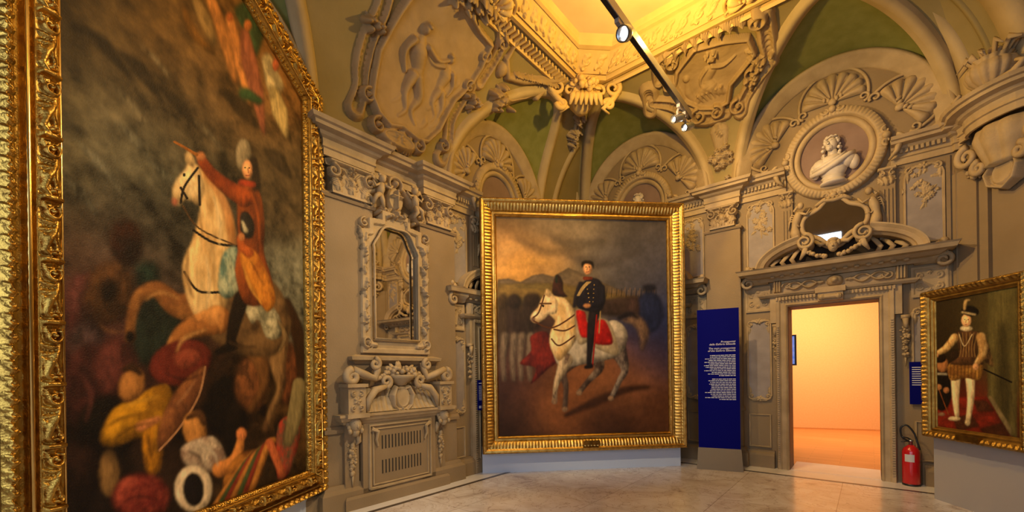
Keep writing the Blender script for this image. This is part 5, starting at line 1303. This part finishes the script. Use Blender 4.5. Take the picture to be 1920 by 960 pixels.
# ------------------------------------------------------------------ stucco reliefs on the vault
def cove_relief(cv, hf, name, label, m, group=None, cat='relief'):
    V = hf.mesh(fn=lambda X, Z, H: cv.pt(X, cv.phi(Z), H + .004))
    xm = (hf.x[0] + hf.x[-1]) / 2; z0 = float(cv.pt(0, cv.phi(hf.z[0]))[..., 2])
    return wsolo(cv.W, name, label, cat, xm, z0, V, m, group, True)


def figure(h, pts, rs, ht): h.cap(spline(pts, 4, False), rs, ht)


def nude(h, x, z, s, f, ht):
    """light-relief standing figure, s scale, f facing"""
    J = lambda a, b: (x + f * a * s, z + b * s)
    h.blob(*J(0, .93), .052 * s, .068 * s, ht); h.blob(*J(.02, .97), .05 * s, .04 * s, ht * 1.1)
    figure(h, [J(0, .86), J(.01, .70), J(.05, .55), J(.04, .47)], [.04 * s, .105 * s, .075 * s, .09 * s], ht)
    figure(h, [J(.06, .46), J(.13, .28), J(.05, .12), J(.12, .0)], [.075 * s, .055 * s, .038 * s, .03 * s], ht)
    figure(h, [J(.0, .46), J(-.06, .26), J(-.02, .10), J(-.10, .0)], [.07 * s, .05 * s, .035 * s, .03 * s], ht)
    figure(h, [J(-.09, .78), J(-.16, .62), J(-.10, .46)], [.045 * s, .035 * s, .025 * s], ht)
    figure(h, [J(.09, .79), J(.26, .74), J(.42, .84)], [.045 * s, .032 * s, .024 * s], ht)


hf = HF(-5.42, -3.0, .16, 2.56, .011)
inn = [(-4.90, 1.74), (-4.97, 1.46), (-5.04, 1.21), (-5.05, .67), (-4.95, .52), (-4.77, .43), (-4.59, .49), (-4.34, .43), (-4.17, .46), (-3.98, .69), (-3.80, 1.2), (-3.61, 1.47), (-3.54, 1.78), (-3.56, 2.12), (-3.82, 2.16), (-4.14, 2.28), (-4.50, 2.30), (-4.80, 2.1)]
nx_ = fbm(*hf.H.shape, 7, 5, 4)
pm = inpoly(*np.meshgrid(hf.x, hf.z), inn); hf.H = np.where(pm, .03 + .03 * nx_, 0)
nude(hf, -4.52, .62, 1.22, 1, .15); nude(hf, -4.02, .75, .95, -1, .11)
for k, (x, z) in enumerate([(-4.1, .7), (-4.2, .9), (-4.0, 1.0), (-4.3, .6), (-3.9, 1.3), (-4.75, .75)]): figure(hf, [(x, z), (x + .1, z + .12), (x + .05, z + .3)], [.05, .06, .02], .06)
figure(hf, [(-4.9, .62), (-4.5, .56), (-4.1, .60)], [.03, .05, .03], .05)
for i in range(len(inn)):
    a, b = inn[i], inn[(i + 1) % len(inn)]
hf.cap(inn + [inn[0]], .035, .075, base=.05)
for P_, r, h_ in [([(-5.26, 2.5), (-5.22, 2.2), (-5.12, 1.9), (-5.10, 1.62), (-5.17, 1.3), (-5.20, .95), (-5.18, .70), (-5.24, .44)], [.09, .12, .10, .11, .12, .10, .13], .13),
                  ([(-3.55, 1.50), (-3.66, 1.25), (-3.76, .95), (-3.74, .62), (-3.86, .34)], [.10, .11, .10, .13], .13),
                  ([(-3.78, 2.5), (-3.44, 2.28), (-3.36, 2.0), (-3.44, 1.62)], [.06, .08, .09, .11], .13)]:
    hf.cap(spline(P_, 5, False), r, h_ * .75); hf.cap(spline(P_, 5, False), [v * .55 for v in r], .05, mode='sub')
for x, z, r, sg in [(-5.10, .66, .09, 1), (-3.86, .52, .09, -1), (-3.62, 1.48, .08, 1), (-3.42, 2.24, .08, -1), (-4.94, .36, .10, 1), (-4.30, .34, .10, -1), (-4.92, 2.2, .10, 1), (-3.56, 1.95, .09, -1)]: hf.scroll(x, z, r, PI / 2, 1.4, sg, .32, .13)
hf.blob(-4.62, .30, .30, .13, .15); hf.blob(-4.62, .30, .22, .08, .06, mode='sub')
for a in (-.5, .2, .9, 2.2, 2.9, 3.6): hf.leaf(-4.62, .30, a, .30, .14, .12, .4)
hf.leaf(-4.7, .2, -1.2, .2, .12, .1)
rg = random.Random(12)
for cx_, cz_, n_, sp in [(-5.19, 1.42, 8, .08), (-3.48, 1.32, 12, .10), (-4.35, 2.42, 26, .22), (-3.95, 2.45, 12, .12)]:
    for k in range(n_): hf.blob(cx_ + rg.gauss(0, sp * .6), cz_ + rg.gauss(0, sp * .6), .035 + .03 * rg.random(), .04, .20, rg.random() * 3)
    for k in range(n_ // 2): hf.leaf(cx_, cz_, rg.uniform(0, 6.3), sp * 1.6, .05, .14, .3)
cove_relief(CA, hf, 'vault_cartouche', 'large scrolled cartouche with standing relief figures above the tall mirror', 'relief', 'figure cartouches on the vault')
# winged horn and rope of flowers next to it
hf = HF(-3.32, -1.75, 1.25, 2.56, .012)
hf.blob(-3.15, 1.95, .09, .12, .09); hf.cap([(-3.2, 2.4), (-3.18, 2.1), (-3.0, 1.92), (-2.7, 2.02), (-2.4, 2.2), (-2.05, 2.42)], [.02, .05, .06, .06, .03], .10)
for k in range(7): hf.leaf(-2.95 + .12 * k, 2.0 + .045 * k, .35, .32, .05, .16, -.2)
hf.cap([(-3.0, 1.62), (-2.75, 1.68), (-2.5, 1.85), (-2.2, 2.15)], [.03, .03, .02], .08); hf.cap([(-2.3, 1.95), (-2.2, 2.2)], [.06, .03], .1)
for k in range(26): hf.blob(-2.95 + rg.gauss(0, .10), 1.60 + rg.gauss(0, .08), .045, .045, .20)
for k in range(14): hf.leaf(-2.98, 1.6, rg.uniform(0, 6.3), .2, .06, .16, .3)
hf.H *= 1.0
cove_relief(CA, hf, 'horn_ornament', 'stucco horn with wing and flower bunch between the left cartouche and the hall corner', 'relief', None, 'ornament')

hf = HF(1.85, 4.0, 1.0, 2.60, .011); sv = lambda p: (p[0], p[1] * .88)
inn = [sv(p) for p in [(2.62, 2.45), (2.95, 2.74), (3.32, 2.62), (3.62, 2.45), (3.66, 2.13), (3.46, 1.95), (3.28, 1.80), (3.20, 1.52), (3.02, 1.50), (2.80, 1.60), (2.58, 1.86), (2.52, 2.2)]]
pm = inpoly(*np.meshgrid(hf.x, hf.z), inn); nx_ = fbm(*hf.H.shape, 7, 6, 4); hf.H = np.where(pm, .03 + .03 * nx_, 0)
hf.blob(3.12, 2.12, .07, .085, .13)
for k in range(8): hf.blob(3.12 + .07 * math.cos(k), 2.16 + .06 * math.sin(k), .03, .03, .14)
figure(hf, [(3.10, 2.04), (3.06, 1.92), (2.98, 1.80), (3.0, 1.68)], [.05, .10, .09, .12], .12); figure(hf, [(3.02, 1.98), (2.90, 1.86), (2.88, 1.70)], [.04, .035, .025], .11); figure(hf, [(3.10, 1.98), (3.25, 1.92), (3.42, 1.98)], [.04, .035, .025], .11)
figure(hf, [(2.95, 1.70), (3.1, 1.58), (3.2, 1.5)], [.11, .09, .05], .11); figure(hf, [(2.9, 1.66), (2.8, 1.56), (2.75, 1.5)], [.09, .07, .05], .10); hf.blob(2.70, 1.95, .06, .07, .09); figure(hf, [(2.70, 1.88), (2.68, 1.72), (2.72, 1.58)], [.06, .08, .06], .08)
for k in range(6): figure(hf, [(2.8 + .07 * k, 1.62), (2.86 + .06 * k, 1.48)], [.03, .015], .12)
hf.cap(inn + [inn[0]], .032, .07, base=.05)
for P_, r, h_ in [([(2.30, 2.1), (2.46, 2.42), (2.80, 2.55)], [.10, .13, .09], .14), ([(3.86, 2.4), (3.84, 2.0), (3.84, 1.66)], [.12, .13, .10], .12), ([(3.80, 1.62), (3.62, 1.50), (3.44, 1.30), (3.36, 1.12)], [.09, .12, .11, .12], .14), ([(2.02, 1.68), (2.10, 2.02)], [.14, .16], .12), ([(2.45, 1.60), (2.62, 1.36), (2.85, 1.22), (3.15, 1.16)], [.08, .14, .14, .08], .13), ([(2.1, 1.8), (2.4, 1.62), (2.5, 1.4)], [.10, .12, .08], .12)]:
    hf.cap(spline(P_, 5, False), r, h_); hf.cap(spline(P_, 5, False), [v * .5 for v in r], .04, mode='sub')
for x, z, r, sg in [(2.75, 1.30, .13, 1), (3.02, 1.26, .11, -1), (3.34, 1.22, .12, 1), (2.42, 2.0, .10, -1), (3.76, 2.38, .13, -1), (2.62, 2.36, .10, 1), (3.58, 1.62, .09, 1)]: hf.scroll(x, z, r, PI / 2, 1.4, sg, .32, .16)
for k in range(9): hf.leaf(2.35 + .16 * k, 2.40 + .02 * (k % 2), .9 + .15 * k, .22, .10, .16, .3)
for k in range(24): hf.blob(3.72 + rg.gauss(0, .05) - .02 * k * .3, 1.80 - .016 * k + rg.gauss(0, .03), .04, .045, .2)
for k in range(10): hf.leaf(3.66, 1.66 + .03 * k, rg.uniform(0, 6.3), .15, .06, .16, .3)
cove_relief(CC, hf, 'vault_cartouche', 'large scrolled cartouche with seated relief figure beside the track light', 'relief', 'figure cartouches on the vault')
# leafy foot of the vault between the two right-hand bays
hf = HF(2.70, 3.30, .02, 1.15, .01)
hf.cap([(3.0, .95), (3.0, .4)], [.14, .05], .06); hf.cap([(3.0, .95), (3.0, .4)], [.07, .03], .03, mode='sub')
for k in range(22): hf.flower(3.0 + rg.gauss(0, .07), .50 + rg.gauss(0, .12), .05, .14)
for k in range(12): hf.leaf(3.0, .5, rg.uniform(0, 6.3), .17, .06, .1, .3)
hf.leaf(3.0, 1.1, -PI / 2, .3, .15, .1)
cove_relief(CC, hf, 'flower_bunch', 'flower bunch at the vault foot above the blue banner', 'stucco', 'stucco flower bunches', 'ornament')
hf = HF(-1.45, -.75, 1.55, 2.35, .01)
for c_, n_ in (((-1.14, 2.12), 12), ((-1.02, 1.90), 16), ((-.95, 1.76), 9)):
    for k in range(n_): hf.blob(c_[0] + rg.gauss(0, .045), c_[1] + rg.gauss(0, .05), .035, .035, .16)
    for k in range(5): hf.leaf(*c_, rg.uniform(0, 6.3), .14, .05, .10, .3)
hf.cap([(-.93, 1.72), (-.88, 1.60)], [.03, .008], .08); hf.cap([(-1.18, 2.3), (-1.1, 2.0), (-1.0, 1.85)], .012, .06)
cove_relief(CA, hf, 'flower_bunch', 'flower drops hanging between the twin ribs above the central painting', 'stucco', 'stucco flower bunches', 'ornament')

# carved crown cluster in the ceiling corner
WK = Wall((1.28, 7.15), math.radians(4))
t = wthing(WK, 'corner_cartouche', 'heavy carved crown of scrolls and shells at the ceiling corner above the central painting', 'ornament', 0, 5.98)
for s in (-1, 1):
    b = MB()
    tt = np.linspace(0, 1, 26)
    for cx_, cz_, R, a0_, tr in ((.47, 6.36, .14, PI / 2, 9), (.26, 6.30, .11, -PI / 2, 8), (.40, 6.08, .09, PI, 8)):
        aa = a0_ - s * tt * tr if s > 0 else a0_ + tt * tr; rr = R * (1 - .75 * tt)
        b.tube(np.stack([s * cx_ + rr * np.cos(aa), np.full(26, -.12), cz_ + rr * np.sin(aa)], 1), [.05, .03, .02], 7)
    b.tube([(s * .52, -.05, 6.50), (s * .58, -.08, 6.32), (s * .46, -.12, 6.16), (s * .30, -.10, 6.02), (s * .42, -.06, 5.96)], [.06, .055, .05, .04, .02], 8)
    wpart(t, 'scroll_group', b, 'ceil', True)
b = MB()
for k in range(7): b.tube([(.075 * (k - 3) * .7, -.14, 6.30), (.075 * (k - 3), -.20, 6.18), (.09 * (k - 3), -.16, 6.04)], [.03, .05, .02], 7, .6)
wpart(t, 'drapery', b, 'ceil', True)
b = MB(); fruit_bunch(b, (0, -.18, 6.36), 34, .20, random.Random(6), (.03, .06), .5); wpart(t, 'fruit', b, 'ceil', True)
wpart(t, 'core', MB().lathe([(0, 6.08), (.10, 6.10), (.20, 6.22), (.30, 6.38), (.38, 6.50), (.40, 6.58), (0, 6.58)], (0, .16, 0), 20), 'ceil', True)

# carved band of the ceiling frame: leaves on the sloping field, and a row of small slots
def band(A0, A1, B0, B1, reps, label, seed):
    A0, A1, B0, B1 = map(lambda p: np.array(RP(*p)), (A0, A1, B0, B1)); L = np.linalg.norm(A1 - A0); Wd = np.linalg.norm(B0 - A0)
    h = HF(0, L, 0, Wd, .011); r_ = random.Random(seed); n = int(L / .21)
    for k in range(n):
        x = (k + .5) * L / n
        h.leaf(x - .08, Wd * .25, .5, .16, .07, .035, .4); h.leaf(x + .08, Wd * .75, 3.6, .16, .07, .035, .4); h.scroll(x, Wd * .5, .06, k, 1.2, 1 if k % 2 else -1, .3, .03)
        for q_ in range(2): h.blob(x + r_.uniform(-.08, .08), r_.uniform(.1, .25) * Wd, .02, .02, .05)
    N_ = np.cross(A1 - A0, B0 - A0); N_ /= np.linalg.norm(N_); N_ = N_ * (-1 if N_[2] > 0 else 1)
    def fn(X, Z, H):
        s = (X / L)[..., None]; q_ = (Z / Wd)[..., None]
        P_ = (A0 * (1 - s) + A1 * s) * (1 - q_) + (B0 * (1 - s) + B1 * s) * q_; return P_ + N_ * (H[..., None] + .002)
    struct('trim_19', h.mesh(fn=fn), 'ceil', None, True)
o_, i_ = .07, .30
f = lambda off: (a0 + off, c0 + off * .8)
band((7.5, f(o_)[1], 6.49), (f(o_)[0] + .35, f(o_)[1], 6.49), (7.5, f(i_)[1], 6.68), (f(i_)[0] + .36, f(i_)[1], 6.68), 20, '', 1)
band((f(o_)[0], f(o_)[1] + .35, 6.49), (f(o_)[0], 6.0, 6.49), (f(i_)[0], f(i_)[1] + .36, 6.68), (f(i_)[0], 6.0, 6.68), 20, '', 2)
band((f(o_)[0] + .35, f(o_)[1], 6.49), (f(o_)[0], f(o_)[1] + .35, 6.49), (f(i_)[0] + .36, f(i_)[1], 6.68), (f(i_)[0], f(i_)[1] + .36, 6.68), 3, '', 3)
mb = MB(); M4 = Matrix.Translation((*K, 0)) @ Matrix.Rotation(WA.a, 4, 'Z')
for k in range(60): x = -2.0 - .085 * k; mb.box(x, x + .035, -1.16, -1.02, 6.415, 6.47)
struct('trim_20', mb, 'ceil', M4)
mb = MB().sweep([(-.03, 6.44), (.03, 6.40), (.05, 6.44), (.03, 6.52)], [(-9, -.95), (-1.6, -.95)]); struct('trim_20', mb, 'ceil', M4)
mb = MB().sweep([(-.03, 6.44), (.03, 6.40), (.05, 6.44), (.03, 6.52)], [(1.3, -1.45), (7, -1.45)]); struct('trim_20', mb, 'ceil', WC.mw())
# rosette shells on the ceiling frame
for k, (a_, c_) in enumerate(((3.85, 1.42), (2.0, 3.75))):
    mb = shell_mesh(.30, 7, PI * 1.2, .07); mw = (WA if k == 0 else WC).mw(); Wd = WA if k == 0 else WC
    x = -a_ if k == 0 else c_; p = c_ if k == 0 else a_
    mb.v = [np.stack([v[:, 0], v[:, 2], v[:, 1]], 1) * np.array([1, -1, 1]) for v in mb.v]
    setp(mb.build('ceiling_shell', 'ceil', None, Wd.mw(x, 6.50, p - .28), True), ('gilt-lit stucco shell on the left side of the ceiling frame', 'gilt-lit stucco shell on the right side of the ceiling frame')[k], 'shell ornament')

# ------------------------------------------------------------------ carved corner at the far right
t = wthing(WD, 'fluted_urn', 'fluted stucco urn with leaves standing on the cornice, far right', 'urn', .58, 4.80)
n_ = 24; th_ = np.linspace(0, 2 * PI, 97)[:-1]; pr = np.array([(.06, 4.80), (.08, 4.83), (.12, 4.88), (.18, 4.95), (.21, 5.03), (.20, 5.10), (.15, 5.14), (.18, 5.17), (.0, 5.17)])
V = np.stack([pr[:, :1] * (1 + .10 * np.abs(np.sin(th_ * 7))) * np.cos(th_) + .58, pr[:, :1] * (1 + .10 * np.abs(np.sin(th_ * 7))) * np.sin(th_) - .22, np.repeat(pr[:, 1:], 96, 1)], -1)
wpart(t, 'bowl', MB().grid(V, wrap=True), 'stucco', True)
b = MB(); rg = random.Random(1)
for k in range(12):
    a = k * .55; x, y = .58 + .12 * math.cos(a), -.22 + .10 * math.sin(a)
    b.tube([(x, y, 5.14), (x + .12 * math.cos(a), y + .08 * math.sin(a), 5.26 + .05 * rg.random()), (x + .24 * math.cos(a), y + .1 * math.sin(a), 5.20)], [.03, .045, .01], 6, .5)
fruit_bunch(b, (.58, -.2, 5.22), 14, .12, rg, (.03, .05), .6)
wpart(t, 'leaves', b, 'stucco', True)
for s in (-1, 1): wpart(t, 'foot_scroll', MB().tube([(.58 + s * .12, -.3, 4.84), (.58 + s * .30, -.3, 4.84), (.58 + s * .38, -.28, 4.92), (.58 + s * .30, -.28, 4.97)], [.05, .04, .02], 7), 'stucco', True)
t = wthing(WD, 'bracket_capital', 'bulging fluted bracket capital with volutes and hanging shield, far right edge', 'capital', .58, 3.68)
b = MB(); th_ = np.linspace(0, PI, 60); pr = np.array([(.20, 4.46), (.30, 4.42), (.33, 4.32), (.30, 4.22), (.26, 4.12), (.22, 4.02), (.24, 3.98), (.0, 3.96)])
V = np.stack([.58 + pr[:, :1] * np.cos(th_), -.02 - pr[:, :1] * (.8 + .09 * np.abs(np.sin(th_ * 5))) * np.sin(th_), np.repeat(pr[:, 1:], 60, 1)], -1); b.grid(V)
wpart(t, 'fluted_bowl', b, 'stucco', True)
for s in (-1, 1):
    b = MB(); tt = np.linspace(0, 1, 28)
    for cx_, cz_, R in ((.36, 4.22, .13), (.22, 4.02, .08)):
        aa = PI / 2 - s * tt * 9; rr = R * (1 - .8 * tt); b.tube(np.stack([.58 + s * cx_ + rr * np.cos(aa), np.full(28, -.16), cz_ + rr * np.sin(aa)], 1), [.045, .02], 7)
    fruit_bunch(b, (.58 + s * .30, -.10, 4.02), 14, .09, random.Random(s + 2), (.02, .04), .8)
    wpart(t, 'volute', b, 'stucco', True)
b = HF(.38, .78, 3.66, 4.02, .007); b.blob(.58, 3.86, .14, .17, .12); b.blob(.58, 3.88, .10, .12, .04, mode='sub')
for s in (-1, 1): b.cap([(.58, 3.69), (.58 + s * .13, 3.76), (.58 + s * .17, 3.90), (.58 + s * .12, 4.0)], [.02, .03, .02], .12)
wpart(t, 'shield', b.mesh(.05), 'stucco', True)

# ------------------------------------------------------------------ lighting track and spotlights
zt_ = 5.2
t0 = Vector(RP(1.72, 2.98, zt_)); WT = Wall(RP(1.72, 2.98, 0)[:2], WA.a)
t = wthing(WT, 'lighting_track', 'long grey ceiling track carrying the spotlights', 'lighting track', 0, zt_)
wpart(t, 'rail', MB().box(-8.5, 0, -.028, .028, 5.20, 5.30), 'track')
wpart(t, 'groove', MB().box(-8.5, -.01, -.020, .024, 5.193, 5.2), 'black')
for x in (-3.4, -7.2): wpart(t, 'suspension_rod', MB().tube([(x, .012, 5.29), (x + .001, 0, 6.76)], .006, 6), 'steel')
def spot(a, c, z, aim, label, big):
    pos = Vector(RP(a, c, z)); d = (Vector(aim) - pos).normalized(); o = bpy.data.objects.new('track_spotlight', None); COL.objects.link(o)
    o.location = pos; setp(o, label, 'spotlight', 'spotlights on the ceiling track'); OFF[o.name] = (0, 0)
    Rm = d.to_track_quat('Z', 'Y').to_matrix()
    r, l = (.075, .085) if big else (.052, .15)
    def tr(mb): mb.v = [v @ np.array(Rm).T for v in mb.v]; return mb
    tr(MB().lathe([(0, -l), (r * .8, -l), (r, -l * .8), (r, .0), (r * .9, .012), (r * .80, -.02), (0, -.02)], n=28)).build('housing', 'steel', o, None, True)
    tr(MB().lathe([(0, .0), (r * .40, -.002), (r * .5, -.012), (0, -.014)], n=24)).build('lens', 'lens', o, None, True)
    tr(MB().lathe([(r * .9, .012), (r * .98, .016), (r * .98, .0), (r * .86, -.002)], n=28)).build('bezel', 'black', o, None, True)
    top = Vector(RP(a, 2.98, 5.20)) - pos; MB().tube([(top.x, top.y, top.z), (top.x * .6, top.y * .6, top.z * .5), tuple(-d * l * .5)], [.016, .014], 6).build('arm', 'track', o)
    tb = MB().box(-.06, .06, -.022, .022, -.05, .0, Matrix.Translation(top) @ Matrix.Rotation(WA.a, 4, 'Z')); tb.build('adapter', 'track', o)
spot(3.96, 3.02, 5.05, (-1.6, 2.0, 3.0), 'round spotlight on the upper part of the track, lens facing the viewer', True)
spot(2.15, 2.90, 5.04, (-3.4, 4.6, 3.0), 'left one of the two cylinder spotlights at the track end', False)
spot(1.92, 2.97, 5.00, (-3.0, 3.6, 2.6), 'right one of the two cylinder spotlights at the track end', False)

# ------------------------------------------------------------------ information banner, signs, screen, extinguisher
WN = Wall((3.08, 6.98), math.atan2(-.26, .55))
def text(parent, body, size, x, y, z, m, align='RIGHT', name='lettering', sp=.9):
    c = bpy.data.curves.new(name, 'FONT'); c.body = body; c.size = size; c.align_x = align; c.space_line = sp; c.extrude = .0005; c.shear = .2
    c.materials.append(M[m]); o = bpy.data.objects.new(name, c); COL.objects.link(o); o.parent = parent; o.location = (x, y, z); o.rotation_euler = (PI / 2, 0, 0)
    bpy.context.view_layer.update(); me = bpy.data.meshes.new_from_object(o.evaluated_get(bpy.context.evaluated_depsgraph_get())); o2 = bpy.data.objects.new(name, me); COL.objects.link(o2)
    o2.parent = parent; o2.location = (x, y, z); o2.rotation_euler = (PI / 2, 0, 0); bpy.data.objects.remove(o); return o2
t = wthing(WN, 'information_banner', 'tall deep blue information banner standing right of the central painting', 'banner', .30, 0)
wpart(t, 'panel', MB().box(0, .61, -.012, .012, .33, 2.60), 'blue')
wpart(t, 'base', MB().add([(-.03, -.14, 0), (.64, -.14, 0), (.62, -.015, .335), (-.01, -.015, .335), (-.03, .16, 0), (.64, .16, 0), (.62, .015, .335), (-.01, .015, .335), (-.03, -.13, 0), (.64, -.13, 0)], [[0, 1, 2, 3], [5, 4, 7, 6], [3, 2, 6, 7]]), 'banner_base')
text(t, 'Protagonisti\ndella Galleria Sabauda', .043, .255, -.0135, 2.05, 'white')
text(t, 'The main protagonists\nof the Galleria Sabauda', .043, .255, -.0135, 1.945, 'white')
mb = MB(); rg = random.Random(3)
for k in range(27):
    if k == 13: wpart(t, 'small_print', shift(mb, .30, 0, 0), 'white'); mb = MB(); continue
    z = 1.84 - .0275 * k; x = .255; L_ = rg.uniform(.34, .46)
    if k in (12, 26): L_ = .24
    while L_ > 0:
        w_ = min(L_, rg.uniform(.02, .07)); mb.box(x - w_, x, -.0135, -.012, z, z + .010); x -= w_ + .009; L_ -= w_ + .009
wpart(t, 'small_print', shift(mb, .30, 0, 0), 'white')
t = wthing(WA, 'wall_sign', 'small bright blue text sign left of the central painting', 'sign', -3.14, 1.02)
wpart(t, 'panel', MB().box(-3.26, -3.02, -.16, -.15, 1.02, 1.50).box(-3.2, -3.08, -.15, -.09, 1.1, 1.4), 'blue')
mb = MB()
for k in range(11): mb.box(-3.235, -3.235 + rg.uniform(.12, .18), -.162, -.16, 1.40 - .022 * k, 1.408 - .022 * k)
mb.box(-3.235, -3.15, -.162, -.16, 1.44, 1.455).box(-3.235, -3.19, -.162, -.16, 1.05, 1.09).box(-3.10, -3.06, -.162, -.16, 1.05, 1.08)
wpart(t, 'small_print', mb, 'white')
t = wthing(WC, 'wall_sign', 'dark navy text sign behind the left edge of the right portrait', 'sign', 5.50, 1.10)
wpart(t, 'panel', MB().box(5.32, 5.62, -.05, -.035, 1.10, 1.68).box(5.4, 5.6, -.035, .0, 1.3, 1.5), 'blue')
mb = MB()
for k in range(9): mb.box(5.345, 5.345 + rg.uniform(.16, .24), -.052, -.05, 1.60 - .03 * k, 1.61 - .03 * k)
wpart(t, 'small_print', mb, 'white')
t = thing('wall_screen', 'black framed lit screen in the next room, just inside the left door jamb', 'screen', WY.mw(0, 1.68)); OFF[t.name] = (0, 0)
MB().box(-1.0, .05, 0, .06, 0, .62).build('bezel', 'black', t)
MB().box(-.97, .015, -.004, 0, .03, .59).build('picture', 'screen', t)

t = wthing(WC, 'fire_extinguisher', 'red fire extinguisher on the floor beside the right portrait plinth', 'fire extinguisher', 5.33, 0)
cx_, cy_ = 5.32, -.13
wpart(t, 'cylinder', MB().lathe([(0, .015), (.085, .015), (.092, .03), (.092, .46), (.080, .50), (.045, .535), (.03, .55), (0, .55)], (cx_, cy_, 0), 32), 'red', True)
wpart(t, 'foot_ring', MB().lathe([(.088, 0), (.094, 0), (.094, .03), (.088, .03)], (cx_, cy_, 0), 32), 'black', True)
wpart(t, 'valve', MB().lathe([(0, .55), (.022, .55), (.022, .60), (.03, .60), (.03, .62), (0, .62)], (cx_, cy_, 0), 16), 'steel', True)
wpart(t, 'lever', MB().tube([(cx_, cy_, .62), (cx_ - .03, cy_ - .02, .645), (cx_ - .09, cy_ - .05, .66)], [.010, .007], 6).tube([(cx_, cy_, .60), (cx_ - .05, cy_ - .03, .60), (cx_ - .10, cy_ - .05, .59)], [.008, .006], 6), 'black', True)
wpart(t, 'hose', MB().tube(spline([(cx_ - .02, cy_ - .02, .60), (cx_ - .09, cy_ - .04, .66), (cx_ - .10, cy_ - .05, .78), (cx_ - .04, cy_ - .05, .82), (cx_ + .03, cy_ - .05, .72), (cx_ + .06, cy_ - .07, .60), (cx_ + .085, cy_ - .06, .50)], 6, False), .011, 8), 'black', True)
th_ = np.linspace(-2.35, -1.25, 14); V = np.stack([np.stack([cx_ + .0932 * np.cos(th_), cy_ + .0932 * np.sin(th_), np.full(14, z)], 1) for z in (.33, .43)])
wpart(t, 'label', MB().grid(V), 'label', True)
